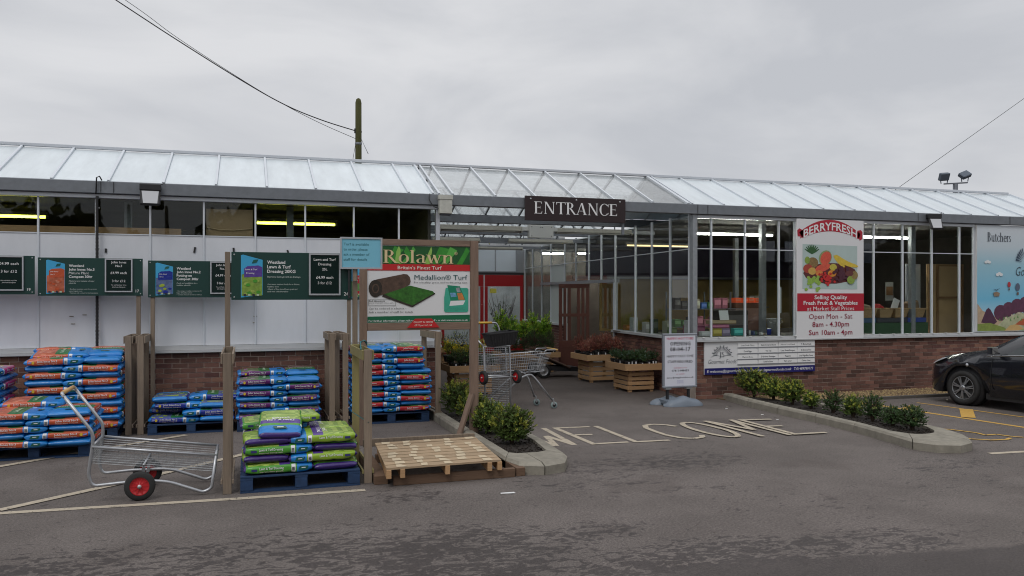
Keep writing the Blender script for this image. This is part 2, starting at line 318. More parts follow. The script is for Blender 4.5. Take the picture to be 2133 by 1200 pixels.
# kerbed beds
def kerb_bed(name,label,outer,inner,groups,top=.125):
    r=thing(name,label,'kerbed bed',(outer[0][0],outer[0][1],0)); r['kind']='structure'
    for (g0,g1) in zip(groups,groups[1:]):
        mb=MB()
        for i in range(g0,g1):
            a,b=Vector(outer[i]),Vector(outer[i+1]); c,d=Vector(inner[i+1]),Vector(inner[i]); g=.007/max(.05,(b-a).length)
            a2,d2=(a.lerp(b,g),d.lerp(c,g)) if i==g0 else (a,d); b2,c2=(b.lerp(a,g),c.lerp(d,g)) if i==g1-1 else (b,c)
            ia,ib=a2.lerp(d2,.16),b2.lerp(c2,.16)
            vs=[(*a2,-.02),(*b2,-.02),(*b2,top-.03),(*a2,top-.03),(*ia,top),(*ib,top),(*c2,top),(*d2,top),(*c2,-.02),(*d2,-.02)]
            fs=[(0,1,2,3),(3,2,5,4),(4,5,6,7),(7,6,8,9)]
            if i==g0: fs.append((0,3,4,7,9))
            if i==g1-1: fs.append((1,8,6,5,2))
            mb.add(vs,fs,KERB)
        mb.build('kerb_stone',r,world=True)
    ins=[Vector(p) for p in inner]
    so=MB(); so.poly([(*p,top-.04) for p in ins],SOIL)
    for k in range(700):
        t=rnd.random(); i=rnd.randrange(len(ins)-1); j=rnd.randrange(len(ins)-1); p=ins[i].lerp(ins[i+1],rnd.random()); q=ins[j].lerp(ins[j+1],rnd.random()); c=p.lerp(q,t); s=rnd.uniform(.006,.022)
        so.obox((c.x,c.y,top-.04+s*.3),(s,s*1.3,s),SOIL,Matrix.Rotation(rnd.uniform(0,3),3,Vector((rnd.random(),rnd.random(),1)).normalized()))
    tag(so.build('soil',r,world=True),kind='stuff'); return r
kerb_bed('planting_bed','short kerbed soil bed left of the painted welcome lettering',
 [(2.74,13.0),(2.74,11.9),(2.74,10.8),(2.74,9.7),(2.74,8.62),(2.80,8.33),(3.05,8.2),(3.32,8.30),(3.48,8.62),(3.55,9.6),(3.57,10.7),(3.57,11.9),(3.57,13.0)],
 [(2.87,13.0),(2.87,11.9),(2.87,10.8),(2.87,9.7),(2.87,8.92),(2.95,8.84),(3.05,8.84),(3.2,8.84),(3.33,8.9),(3.42,9.6),(3.44,10.7),(3.44,11.9),(3.44,13.0)],[0,1,2,3,4,6,8,9,10,11,12])
kerb_bed('planting_bed','long curved kerbed soil bed between the entrance and the black car',
 [(8.36,13.05),(8.24,12.1),(8.19,11.2),(8.2,10.3),(8.14,9.4),(8.02,8.6),(7.93,8.12),(8.05,7.86),(8.3,7.74),(8.6,7.85),(8.86,8.15),(9.04,8.7),(9.12,9.8),(9.14,10.9),(9.15,12.0)],
 [(8.50,12.97),(8.38,12.1),(8.33,11.2),(8.33,10.3),(8.28,9.4),(8.18,8.75),(8.24,8.5),(8.34,8.42),(8.5,8.42),(8.62,8.46),(8.76,8.6),(8.92,8.9),(9.02,9.8),(9.04,10.9),(9.05,12.0)],[0,1,2,3,4,6,9,11,12,13,14])
gv=MB(); GRAV=mat('gravel_stone',(.34,.235,.12),.85,rand=.55,hue=.02)
gv.slab([(8.5,12.22),(17.5,12.22),(17.5,13.19),(8.3,13.19)],-.02,.02,mat('gravel_bed',(.15,.10,.06),.95,var=.3,vs=40))
for k in range(5200):
    x=8.5+9*rnd.random()**1.25; y=rnd.uniform(12.24,13.15); s=rnd.uniform(.012,.026); a=rnd.random()*3
    vs=[(x+s*math.cos(a),y+s*math.sin(a),.03),(x-s*math.sin(a)*.8,y+s*math.cos(a)*.8,.03),(x-s*math.cos(a),y-s*math.sin(a),.028),(x+s*math.sin(a)*.8,y-s*math.cos(a)*.8,.03),(x,y,.03+s*.8),(x,y,.01)]
    gv.add(vs,[(0,1,4),(1,2,4),(2,3,4),(3,0,4)],GRAV)
tag(gv.build('gravel'),'golden gravel strip along the foot of the brick wall','gravel',kind='stuff')
ek=thing('edging','low concrete edging between gravel strip and parking bays','edging',(9.2,12.1,0)); ek['kind']='structure'
for k in range(9): boxo('kerb_stone',ek,9.2+k*.915,12.13,-.02,9.2+k*.915+.905,12.21,.05,mat('edging_dark',(.10,.09,.08),.9,var=.2,vs=9))

# ---------------------------------------------------------------- garden centre building
B=thing('glasshouse_building','long low glass and brick garden centre building with open central entrance','building',(0,13.2,0))
ML=[-5.83,-5.08,-4.33,-3.59,-2.85,-2.1,-1.37,-.62,.13,.88,1.64,2.37,3.01]
MR=[8.22,8.95,9.70,10.06,11.66,11.94,12.66,13.41,14.14,14.52]
EZ,ZG=3.6,3.43
# brick walls
BH=1.065
boxo('wall_core',B,-6.4,13.204,-.1,3.0,13.40,BH,MORTAR); boxo('wall_core',B,7.87,13.204,-.1,17.2,13.40,BH,MORTAR)
def side_pt(y,off=0): return (7.85+.0714*(y-13.2)+off,y)
sw=MB(); a=side_pt(13.405,.02);b_=side_pt(17.3,.02); sw.slab([a,b_,(b_[0]+.18,17.3),(a[0]+.18,13.405)],-.1,BH,MORTAR)
a=side_pt(21.1,.02);b_=side_pt(25.4,.02); sw.slab([a,b_,(b_[0]+.18,25.4),(a[0]+.18,21.1)],-.1,BH,MORTAR); sw.build('wall_core',B,world=True)
bme=MB().box(0,0,0,.215,.02,.065,BRICK); bm0=bpy.data.meshes.new('brick'); bm0.from_pydata([Vector(v) for v in bme.v],[],bme.f); bm0.materials.append(BRICK)
hme=MB().box(0,0,0,.1025,.02,.065,BRICK); bh0=bpy.data.meshes.new('brick_half'); bh0.from_pydata([Vector(v) for v in hme.v],[],hme.f); bh0.materials.append(BRICK)
spots=[]
def brickwall(xa,xb):
    for r in range(14):
        z=.004+r*.0757; x=xa-(.1125 if r%2 else 0)
        while x<xb-.02:
            x0=max(x,xa); x1=min(x+.215,xb)
            if x1-x0>.06: spots.append((x0,x1,z))
            x+=.225
brickwall(-6.35,3.0); brickwall(7.88,17.1)
def score(s):
    x0,x1,z=s
    if 8.05<x0<13.2: return 2 if (x0>10.4 or z<.4 or z>1.0) else 1.2
    if -1.25<x0<2.9 and z>.45: return 1.6 if z>.7 else 1.1
    if 13.2<x0<14.6 and z>.4: return 1.0
    return 0
spots.sort(key=lambda s:-score(s)); rest=MB()
for i,(x0,x1,z) in enumerate(spots):
    dy=rnd.uniform(-.003,.003)
    if i<300:
        o=link('brick',bm0 if x1-x0>.2 else bh0,B,(x0,13.195+dy-13.2,z))
        if x1-x0<=.2: o.scale.x=(x1-x0)/.1025
    else: rest.box(x0,13.195+dy,z,x1,13.215,z+.065,BRICK)
for (ya,yb) in ((13.41,17.28),(21.1,25.3)):
    for r in range(14):
        z=.004+r*.0757; y=ya-(.1125 if r%2 else 0)
        while y<yb-.02:
            y0=max(y,ya); y1=min(y+.215,yb)
            if y1-y0>.05: p,q=side_pt(y0),side_pt(y1); rest.slab([p,q,(q[0]+.02,q[1]),(p[0]+.02,p[1])],z,z+.065,BRICK)
            y+=.225
tag(rest.build('bricks',B,world=True),kind='stuff')
# sills
boxo('sill',B,-6.4,13.12,BH+.003,3.06,13.34,1.10,STONE); boxo('sill',B,-6.4,13.165,1.103,3.03,13.34,1.165,STONE)
boxo('sill',B,7.80,13.11,BH+.003,17.2,13.34,1.09,STONE); boxo('sill',B,7.87,13.15,1.093,17.2,13.34,1.14,STONE)
for (ya,yb) in ((13.345,17.3),(21.1,25.4)):
    a,b_=side_pt(ya,-.07),side_pt(yb,-.07); MB().slab([a,b_,(b_[0]+.25,b_[1]),(a[0]+.25,a[1])],BH+.003,1.12,STONE).build('sill',B,world=True)
# left facade
PTOP=2.83
for i,(x0,x1) in enumerate(zip(ML,ML[1:])):
    boxo('wall_panel',B,x0+.012,13.235,1.17,x1-.012,13.26,PTOP-.004,PANEL)
    boxo('window_pane',B,x0+.016,13.24,PTOP+.012,x1-.016,13.246,3.352,GLASS)
    boxo('panel_trim',B,x0+.016,13.225,PTOP-.003,x1-.016,13.25,PTOP+.011,WHITEBAR)
for x in ML[:-1]: boxo('mullion',B,x-.014,13.215,1.167,x+.014,13.262,3.352,WHITEBAR,.004)
boxo('corner_post',B,2.985,13.19,1.167,3.05,13.30,3.352,ALU,.004)
boxo('top_rail',B,-6.4,13.18,3.355,3.06,13.29,3.415,WHITEBAR,.005)
boxo('gutter',B,-6.4,13.12,3.42,17.25,13.26,3.595,GALV,.006)
gj=MB()
for x in (-2.02,-1.85,3.02,3.17,7.87,8.08,12.95,15.4): gj.box(x-.004,13.113,3.43,x+.004,13.119,3.59,mat('gap_dark',(.02,.02,.02),.9))
gj.build('gutter_joint',B,world=True)
# right facade
for i,(x0,x1) in enumerate(zip([7.9]+MR,MR)):
    if x0==10.06: continue
    boxo('window_pane',B,x0+.016,13.24,1.15,x1-.016,13.246,2.78,GLASS); boxo('window_pane',B,x0+.016,13.24,2.80,x1-.016,13.246,3.352,GLASS)
    boxo('glazing_rail',B,x0+.015,13.222,2.782,x1-.015,13.262,2.798,WHITEBAR)
for x in MR: boxo('mullion',B,x-.016,13.212,1.142,x+.016,13.262,3.352,WHITEBAR,.004)
boxo('corner_post',B,7.80,13.17,1.142,7.895,13.30,3.418,GALVL,.006)
boxo('top_rail',B,7.90,13.18,3.355,14.5,13.29,3.415,WHITEBAR,.005)
boxo('wall_panel',B,14.54,13.235,1.15,17.2,13.26,3.41,PANEL)
cl=MB()
for k in range(20):
    x=7.98+k*.335
    if not(10.0<x<11.7) and x<14.5: cl.box(x,13.12,1.141,x+.04,13.16,1.155,WHITE)
cl.build('glazing_clip',B,world=True)
# side glazing of the entrance recess
YS=[13.43,14.26,15.14,16.01,17.21,18.14,19.05,20.08,21.05,22.39,23.36,24.4,25.35]
door=(17.25,21.0)
for i,y in enumerate(YS):
    x=side_pt(y)[0]; zb=2.30 if door[0]<y<door[1] else 1.121
    MB().box(x-.012,y-.014,zb,x+.035,y+.014,3.44,WHITEBAR).build('mullion',B,world=True)
    if i<len(YS)-1:
        y2=YS[i+1]; x2=side_pt(y2)[0]
        for (za,zc) in ((zb,2.78),(2.80,3.42)):
            if y==YS[0] or True:
                MB().slab([(x+.012,y+.02),(x2+.012,y2-.02),(x2+.018,y2-.02),(x+.018,y+.02)],za,zc,mat('frosted_panel',(.45,.5,.48),.5) if (y==21.05 and za<2) else GLASS).build('window_pane',B,world=True)
        MB().slab([(x-.012,y+.02),(x2-.012,y2-.02),(x2+.02,y2-.02),(x+.02,y+.02)],2.782,2.798,WHITEBAR).build('glazing_rail',B,world=True)
a=side_pt(17.2,-.05);b_=side_pt(23.3,-.05); MB().slab([a,b_,(b_[0]+.16,b_[1]),(a[0]+.16,a[1])],2.22,2.297,GALVL).build('door_header',B,world=True)
for yj in (17.23,21.03): x=side_pt(yj)[0]; boxo('door_jamb',B,x-.03,yj-.03,0,x+.06,yj+.03,2.22,WHITEBAR)
# roof: spans of 3.2 m; first span full length
def rafx(k): return 1.04+.742*k
RX=[rafx(k) for k in range(-10,23)]
ang=math.atan2(.71,1.6)
def slope(mb,x0,x1,ya,za,yb,zb,t,m): mb.add([(x0,ya,za),(x1,ya,za),(x1,yb,zb),(x0,yb,zb),(x0,ya,za+t),(x1,ya,za+t),(x1,yb,zb+t),(x0,yb,zb+t)],[(0,3,2,1),(4,5,6,7),(0,1,5,4),(1,2,6,5),(2,3,7,6),(3,0,4,7)],m)
Zr=4.31
for i,(x0,x1) in enumerate(zip(RX,RX[1:])):
    segs=[(x0,x1)]
    for lim in (2.98,7.74):
        segs=[s for (p,q) in segs for s in (((p,lim),(lim,q)) if p<lim<q else ((p,q),))]
    for (p,q) in segs:
        clear=2.9<(p+q)/2<7.75; m=GLASSR if clear else ROOFW
        pd=MB(); slope(pd,p+.018,q-.018,13.2,3.605,14.79,4.30,.005,m); pd.build('roof_pane',B,world=True)
        pd=MB(); slope(pd,p+.018,q-.018,14.81,4.30,16.35,3.61,.005,m); pd.build('roof_pane',B,world=True)
for x in RX+[2.93,3.03,7.69,7.79]:
    b0=MB(); b0.beam((x,13.17,3.605),(x,14.79,4.322),.032,.04,WHITEBAR); b0.build('rafter',B,world=True)
    b0=MB(); b0.beam((x,14.81,4.322),(x,16.37,3.615),.034,.05,GALVL if 2.9<x<7.8 else WHITEBAR); b0.build('rafter',B,world=True)
boxo('ridge',B,RX[0],14.765,4.325,17.3,14.835,4.375,ALU,.006)
for j,y in enumerate((16.4,19.6,22.8)):
    boxo('valley_gutter',B,-6.4,y-.1,3.44,17.3,y+.1,3.60,GALV); boxo('valley_beam',B,3.0,y-.06,3.28,8.7,y+.02,3.36,GALV)
    yr=y+1.6
    for k in range(0,11):
        x=3.1+k*.57 
        MB().beam((x,y+.1,3.615),(x,yr-.01,4.32),.034,.05,GALV).build('rafter',B,world=True); MB().beam((x,yr+.01,4.32),(x,y+3.1,3.615),.034,.05,GALV).build('rafter',B,world=True)
        if k<10:
            pd=MB(); slope(pd,x+.02,x+.55,y+.1,3.61,yr-.01,4.31,.005,GLASSR); pd.build('roof_pane',B,world=True)
            pd=MB(); slope(pd,x+.02,x+.55,yr+.01,4.31,y+3.1,3.61,.005,GLASSR); pd.build('roof_pane',B,world=True)
    boxo('ridge',B,2.9,yr-.03,4.33,8.9,yr+.03,4.37,ALU)

g=MB(); g.prism([(0,0)]*3,0,0,PANEL) if False else None
g.add([(17.2,13.2,3.6),(17.2,14.8,4.31),(17.2,16.4,3.6)],[(0,1,2)],PANEL); g.build('gable_panel',B,world=True)
# interior shell
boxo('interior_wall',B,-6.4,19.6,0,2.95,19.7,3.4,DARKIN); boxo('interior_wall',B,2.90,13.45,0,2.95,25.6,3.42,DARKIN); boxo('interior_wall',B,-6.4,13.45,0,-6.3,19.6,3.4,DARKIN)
SCR=mat('light_block_sheet',(.13,.12,.105),.9,var=.25,vs=1.2)  # dark ceiling sheets added to block roof light and darken the shops
boxo('light_block_sheet',B,-6.3,13.42,3.39,2.9,19.6,3.41,SCR)
MB().slab([(7.98,13.42),(17.2,13.42),(17.2,26),(8.85,26)],3.39,3.41,SCR).build('light_block_sheet',B,world=True)
boxo('interior_wall',B,17.1,13.45,0,17.2,26,3.4,DARKIN); boxo('interior_wall',B,8.8,26,0,17.2,26.1,3.4,DARKIN)
boxo('partition',B,9.6,21.3,.9,17.1,21.35,2.38,mat('wall_ochre',(.42,.31,.12),.8,var=.1,vs=2)); boxo('partition',B,9.2,21.36,2.38,17.1,21.4,3.38,mat('wall_purple',(.09,.075,.13),.8,var=.2,vs=1))
boxo('cross_rail',B,8.6,20.9,2.38,17.1,20.95,2.44,GALVL)
boxo('interior_floor',B,7.99,13.42,.002,17.1,26,.008,mat('shop_floor',(.12,.10,.09),.7)); boxo('interior_floor',B,-6.3,13.42,.002,2.9,19.6,.008,MATS['shop_floor'])
for (x,y) in ((-1.75,13.9),(.68,13.9),(-6,14),(9.95,14.1),(13.55,13.9),(11.9,18),(14.5,18)): boxo('column',B,x-.055,y-.05,0.01,x+.055,y+.05,3.38,GALVL)
boxo('shelf_edge',B,-6.2,13.36,2.84,-.95,13.38,2.945,WOODN)
boxo('backing_board',B,-.59,13.30,2.835,.09,13.315,3.26,mat('tan_board',(.36,.25,.14),.8,var=.08,vs=3)); MB().tube([(-.58,13.29,2.97),(-.4,13.285,2.94),(-.2,13.285,2.935),(.08,13.29,2.965)],.006,WOODP,5).build('rope',B,world=True)
# back wall with red doors
boxo('interior_wall',B,3.0,25.6,2.66,7.1,25.7,3.42,mat('grey_fascia',(.25,.27,.29),.6)); boxo('interior_wall',B,8.52,25.6,2.66,8.9,25.7,3.42,MATS['grey_fascia']); boxo('fascia_beam',B,3.0,25.52,2.58,8.75,25.62,2.66,BLACK)
for (x0,x1) in ((7.12,7.77),(7.82,8.5)): boxo('window_pane',B,x0,25.64,2.7,x1,25.66,3.4,mat('opal_glazing',(.72,.78,.82),.4,trans=.3))
MB().box(7.1,25.62,2.66,8.52,25.63,2.7,GALVL).box(7.775,25.62,2.7,7.81,25.63,3.4,GALVL).build('glazing_rail',B,world=True)
DR=mat('door_red',(.34,.012,.016),.4)
for k,(x0,x1) in enumerate(((5.95,7.35),(7.40,8.72))):
    d=boxo('door',B,x0,25.5,2.2,x1,25.56,2.575,DR)
    for (a0,b0,c0,d0) in ((x0,0,x0+.09,2.197),(x1-.10,0,x1,2.197),(x0+.093,0,x1-.103,.25)): boxo('door_frame',d,a0,25.5,b0,c0,25.56,d0,DR)
    boxo('door_pane',d,x0+.095,25.52,.253,x1-.105,25.526,2.197,GLASS)
boxo('door_notice',B,7.56,25.48,1.98,7.78,25.49,2.13,mat('notice_yellow',(.6,.55,.08),.6))
boxo('interior_wall',B,2.0,30,0,12,30.1,4.2,mat('far_grey',(.35,.37,.38),.7,var=.5,vs=1.5)); 
# brown slatted door leaf standing open
DW=mat('door_brown',(.10,.032,.022),.6,var=.15,vs=6,rand=.15)
dl=boxo('slatted_door',B,7.46,19.02,.62,8.28,19.07,.78,DW)
boxo('rail',dl,7.46,19.02,2.1,8.28,19.07,2.2,DW); boxo('rail',dl,7.46,19.02,1.38,8.28,19.07,1.46,DW); boxo('rail',dl,7.46,19.02,.1,8.28,19.07,.617,DW)
for k in range(7):
    if k not in(3,): boxo('slat',dl,7.46+k*.123,19.03,.783,7.46+k*.123+(.07 if k not in (0,6) else .082),19.06,2.097,DW)
# ---------------------------------------------------------------- compost bags
from mathutils import noise as mnoise
def plast(n,rgb,var=.14): return mat(n,rgb,.27,var=var,vs=11,bump=.75,bs=13,spec=.6)
BB=plast('bag_blue',(.015,.20,.56)); BBD=plast('bag_logo_green',(.01,.10,.08)); WH=mat('print_white',(.75,.75,.75),.5); YEL=mat('print_yellow',(.65,.45,.04),.5); DKP=mat('print_dark',(.02,.02,.03),.5)
KINDS_={
 'orange':dict(p=plast('bag_orange',(.50,.085,.03)),art=[plast('art_orange',(.46,.12,.06),.5),plast('art_salmon',(.55,.20,.12),.4),plast('art_green',(.03,.16,.05),.3)],t='John Innes No.3',s='Mature Plant Compost',end=BB,cap=BB,word='orange and blue'),
 'navy':dict(p=plast('bag_navy',(.012,.028,.26)),art=[plast('art_slate',(.10,.14,.28),.5),plast('art_lime',(.35,.45,.05),.4),plast('art_green',(.03,.16,.05),.3)],t='John Innes No.2',s='Potting-on Compost',end=BB,cap=BB,word='navy and blue'),
 'purple':dict(p=plast('bag_purple',(.11,.012,.13)),art=[plast('art_moss',(.12,.17,.08),.5),plast('art_mauve',(.30,.17,.28),.4),plast('art_green',(.03,.16,.05),.3)],t='John Innes No.1',s='Young Plant Compost',end=BB,cap=BB,word='purple and blue'),
 'red':dict(p=plast('bag_red',(.42,.015,.025)),art=[plast('art_leaf',(.10,.26,.06),.5),plast('art_cream',(.50,.50,.30),.4),plast('art_green',(.03,.16,.05),.3)],t='John Innes',s='Seed Sowing Compost',end=BB,cap=BB,word='red and blue'),
 'pink':dict(p=plast('bag_pink',(.42,.015,.15)),art=[plast('art_pink',(.50,.14,.28),.5),plast('art_lime',(.35,.45,.05),.4),plast('art_mauve',(.30,.17,.28),.3)],t='Ericaceous',s='Planting Compost',end=BB,cap=BB,word='pink and blue'),
 'lawn':dict(p=plast('bag_green',(.07,.30,.03)),art=[plast('art_grass',(.22,.34,.06),.55),plast('art_lime2',(.36,.48,.10),.4),plast('art_violet',(.10,.05,.28),.2)],t='Lawn & Turf Dressing',s='Improves lawn growth',end=plast('bag_violet',(.045,.02,.16)),cap=plast('bag_green',(.07,.30,.03)),word='green and purple'),
 'lime':dict(p=plast('bag_lime',(.26,.42,.03)),art=[plast('art_grass',(.22,.34,.06),.55),plast('art_lime2',(.36,.48,.10),.4),plast('art_violet',(.10,.05,.28),.2)],t='Lawn & Turf Dressing',s='',end=plast('bag_violet',(.045,.02,.16)),cap=plast('bag_lime',(.26,.42,.03)),word='lime and blue'),
}
BAGC={}
def bagmesh(kind,var,seed,T):
    key=(kind,var,seed,T)
    if key in BAGC: return BAGC[key]
    K=KINDS_[kind]; L_,W_=.70,.47; flip=-1 if var=='B' else 1; n=24
    bx=[-1,-.985,-.95,-.9]; 
    cuts=[-.88,.30,.335,.45,.49]; 
    st=sorted(set([-1,-.99,-.965,-.93,-.88,-.75,-.6,-.45,-.3,-.15,0,.15,.30,.335,.39,.45,.49,.6,.7,.8,.88,.93,.965,.99,1]))
    mb=MB(); vs=[]; rows=[]
    for u in st:
        uu=u*flip; e=abs(u)
        k=(1-e**9)**.5 if e<1 else 0; tk=max(.10,k); wk=.90+.10*(1-e**8)
        row=[]
        for j in range(n):
            a=2*PI*(j+.5)/n; c,s_=math.cos(a),math.sin(a)
            y=W_/2*wk*math.copysign(abs(c)**.38,c); z=T/2*tk*math.copysign(abs(s_)**.55,s_)*(1+.16*(1-abs(y/(W_/2))**2)*(1-e*e))
            x=uu*L_/2
            nz=mnoise.noise(Vector((x*7+seed*9,y*7,z*12+seed)))*.014+mnoise.noise(Vector((x*24+seed*5,y*20,z*30)))*.0075*(1+2*e**4)
            nz2=mnoise.noise(Vector((x*5+3,y*4+seed*7,2)))*.006*(1-e**6)
            row.append((x+mnoise.noise(Vector((y*9,z*20,seed+u)))*.008*e,y+nz*.7*(1 if abs(c)>.5 else 0)+0,z+nz*.6*tk+nz2))
        rows.append(row)
    V=[v for r in rows for v in r]; F=[];M_=[]
    for i in range(len(st)-1):
        um=(st[i]+st[i+1])/2
        for j in range(n):
            jn=(j+1)%n; a=2*PI*(j+1)/n; c,s_=math.cos(a),math.sin(a); side=abs(c)>.80; top=s_>.2
            cx=(st[i]+st[i+1])/2; ym=(rows[i][j][1]+rows[i][jn][1])/2
            if abs(um)>.93: m=K['end'] if (um<0 or kind in('lawn','lime')) else BB
            elif um>.49: m=BB
            elif .335<um<.45 and side and s_<.62 and s_>-.62: m=WH
            elif um>.30: m=BB if kind not in('lawn','lime') else K['p']
            elif um<-.88: m=K['cap']
            elif side or s_<0: m=K['p'] if (side) else K['end']
            else:
                if kind in('lawn','lime'): m=K['art'][2] if um>.0 else K['art'][(i*3+j*2+int(ym*20))%2]
                else: m=K['art'][2] if (um>-.1) else (K['art'][0] if (j+i*2)%5 else K['art'][1])
            q=(i*n+j,i*n+jn,(i+1)*n+jn,(i+1)*n+j)
            F.append(q if flip>0 else q[::-1]); M_.append(m)
    F.append(tuple(range(n))[::-1]); M_.append(K['end']); F.append(tuple((len(st)-1)*n+j for j in range(n))); M_.append(BB if kind not in('lawn','lime') else K['end'])
    for f,m in zip(F,M_): s0=len(mb.v) ; mb.f.append(f); mb.m.append(mb.mi(m)); mb.sm.append(True)
    mb.v=V
    # print on both long edges
    for sgn in (-1,1):
        y=sgn*(W_/2+.0035)
        def X(u): return u*flip*L_/2
        def fn(a,b): return (a*(-sgn),y,b) if sgn>0 else (a,y,b)
        cxx=X(-.22)*(-sgn if sgn>0 else 1)
        if sgn>0: cxx=-X(-.22)
        mb.text(K['t'],cxx,.000,T*.26,WH,y,w=.235 if kind!='red' else .16,al='C',bold=.02,fn=fn,res=1)
        if K['s']: mb.text(K['s'],cxx,-T*.26,T*.15,mat('print_soft',(.6,.5,.45),.5),y,w=.23,al='C',fn=fn,res=1)
        lx=X(.68); hh=T*.2
        mb.poly([(lx-.05,y,-hh),(lx+.035,y,-hh),(lx+.05,y,hh*.6),(lx+.045,y,hh),(lx-.035,y,hh),(lx-.05,y,-hh*.5)],BBD)
        mb.poly([(lx-.02,y+sgn*.001,-.002),(lx+.02,y+sgn*.001,-.002),(lx+.02,y+sgn*.001,.006),(lx-.02,y+sgn*.001,.006)],WH)
        if kind not in('lawn','lime'):
            cx_=X(-.68); mb.poly([(cx_+.017*math.cos(t*PI/5),y,.026*T/.09*.75*math.sin(t*PI/5)) for t in range(10)],YEL)
            c2=X(-.79); mb.poly([(c2-.022,y,-.012),(c2+.018,y,-.006),(c2+.022,y,.012),(c2-.018,y,.006)],mat('print_lilac',(.25,.3,.7),.5))
        else:
            c2=X(-.70); mb.poly([(c2-.028,y,-.012),(c2+.028,y,-.012),(c2+.028,y,.010),(c2-.028,y,.010)],mat('print_navy',(.03,.03,.16),.5))
        bx0=X(.392)
        for q in range(3): mb.poly([(bx0-.013,y,-.018+q*.012),(bx0+.013,y,-.018+q*.012),(bx0+.013,y,-.011+q*.012),(bx0-.013,y,-.011+q*.012)],DKP)
    # print on the top face: block title and logo
    zt=T/2*1.16+.006
    def ft(a,b): return (X(.02)+b*1.0*flip,a*flip,zt-.10*T*(abs(a)/.2)**2)
    if kind in('lawn','lime'):
        def ft(a,b): return (X(.16)-b*flip,-a*flip,zt-.12*T*(abs(a)/.2)**2)
        mb.text('Lawn & Turf',0,0,.05,WH,0,w=.30,al='C',bold=.02,fn=ft,res=1); mb.text('Dressing',0,.06,.045,WH,0,w=.19,al='C',bold=.02,fn=ft,res=1)
        b0=X(.70); mb.poly([(b0+a*flip,b,zt-.004) for a,b in ((-.035,-.08),(.04,-.055),(.04,.08),(-.035,.055))],BBD); mb.poly([(b0+a*flip,b,zt-.002) for a,b in ((-.012,-.035),(.012,-.035),(.012,.035),(-.012,.035))],WH)
    else:
        def ft(a,b): return (X(-.10)+a*flip if False else X(0.12)-b*flip,-a*flip,zt-.10*T*(abs(a)/.2)**2)
        mb.text(K['t'],0,0,.045,mat('print_pale_green',(.5,.65,.5),.5),0,w=.34,al='C',bold=.02,fn=ft,res=1)
        b0=X(.70); mb.poly([(b0+a*flip,b,zt-.006) for a,b in ((-.03,-.06),(.03,-.045),(.03,.06),(-.03,.045))],BBD)
    me=bpy.data.meshes.new('bag'); me.from_pydata(mb.v,[],mb.f); me.polygons.foreach_set('material_index',mb.m); me.polygons.foreach_set('use_smooth',mb.sm)
    for m in mb.mats: me.materials.append(m)
    me.update(); BAGC[key]=me; return me
ORD=['bottom','second','third','fourth','fifth','sixth','seventh','eighth','ninth','tenth','eleventh','twelfth']
def layname(i,n): return 'bottom layer' if i==0 else ('top layer' if i==n-1 else ORD[i]+' layer up')
def put_bag(kind,var,x,y,z,T,rz=0,label='',rx=0,ry=0,sx=1,sy=1,group=None,word=None):
    o=link('compost_bag',bagmesh(kind,var,rnd.randrange(3),T)); o.location=(x,y,z); o.rotation_euler=(rx+R(rnd.uniform(-1.2,1.2)),ry+R(rnd.uniform(-1.5,1.5)),rz+R(rnd.uniform(-2.2,2.2))); o.scale=(sx,sy,1)
    return tag(o,label,'compost bag',group)
def stack(kind,X0,X1,Yf,z0,pat,T,desc,kinds=None,lean=0):
    w=X1-X0; z=z0; n=len(pat)
    for i,p in enumerate(pat):
        kd=kinds[i] if kinds else kind; wd=KINDS_[kd]['word']; ln_=layname(i,n); jx=rnd.uniform(-.012,.012)+lean*i; jy=rnd.uniform(-.012,.012)
        zc=z+T/2; g='bags of compost on '+desc.split(',')[0]
        lw=.60*w; s=(lw+.02)/.70
        if p in 'AB':
            lx=X0+lw/2 if p=='A' else X1-lw/2; ex=X1-(w-lw)/2 if p=='A' else X0+(w-lw)/2; side=('left','right') if p=='A' else ('right','left')
            put_bag(kd,p,lx+jx,Yf+.235+jy,zc,T,label=f'{wd} bag front {side[0]}, {ln_} of {desc}',sx=s,group=g)
            put_bag(kd,p,lx+jx,Yf+.70+jy,zc,T,label=f'{wd} bag rear {side[0]}, {ln_} of {desc}',sx=s,group=g)
            put_bag(kd,'A',ex+jx,Yf+.42+jy,zc,T,rz=R(-90 if kd not in('lawn','lime') else 90),label=f'{wd} bag end-on {side[1]}, {ln_} of {desc}',sx=1.14,sy=(w-lw+.015)/.47,group=g)
        z+=T*.93
    return z
def pallet(name,label,X0,X1,Y0,Y1,m,h=.145,fronts=None,group=None,nb=7):
    r=thing(name,label,'pallet',(X0,Y0,0),group=group); w=X1-X0
    for k in range(nb):
        y=Y0+(Y1-Y0)*(k+.02)/nb; boxo('deck_board',r,X0,y,h-.02,X1,y+(Y1-Y0)/nb*.82,h,m,.003)
    for x in (X0,(X0+X1)/2-.06,X1-.12):
        boxo('stringer',r,x,Y0+.002,h-.042,x+.12,Y1-.002,h-.021,m)
        for y in (Y0+.003,(Y0+Y1)/2-.05,Y1-.103): boxo('block',r,x+.001,y,.021,x+.119,y+.10,h-.043,m,.004)
        boxo('bottom_board',r,x,Y0+.101,.001,x+.12,Y1-.101,.02,m)
    for y in (Y0,Y1-.1): boxo('bottom_board',r,X0,y,.001,X1,y+.1,.02,m)
    return r
pg='blue pallets under the compost stacks'
pallet('pallet','worn blue pallet under the front lawn dressing bags',-.06,1.10,8.36,9.34,BLUEP,.165,group=pg)
pallet('pallet','blue pallet under the low orange stack at lower left',-2.98,-1.80,10.86,11.86,BLUEP,group=pg)
pallet('pallet','blue pallet under the tall orange stack behind',-2.80,-1.66,12.04,13.0,BLUEP,group=pg)
pallet('pallet','blue pallet under the pink bags at the left edge',-4.15,-3.02,11.8,12.8,BLUEP,group=pg)
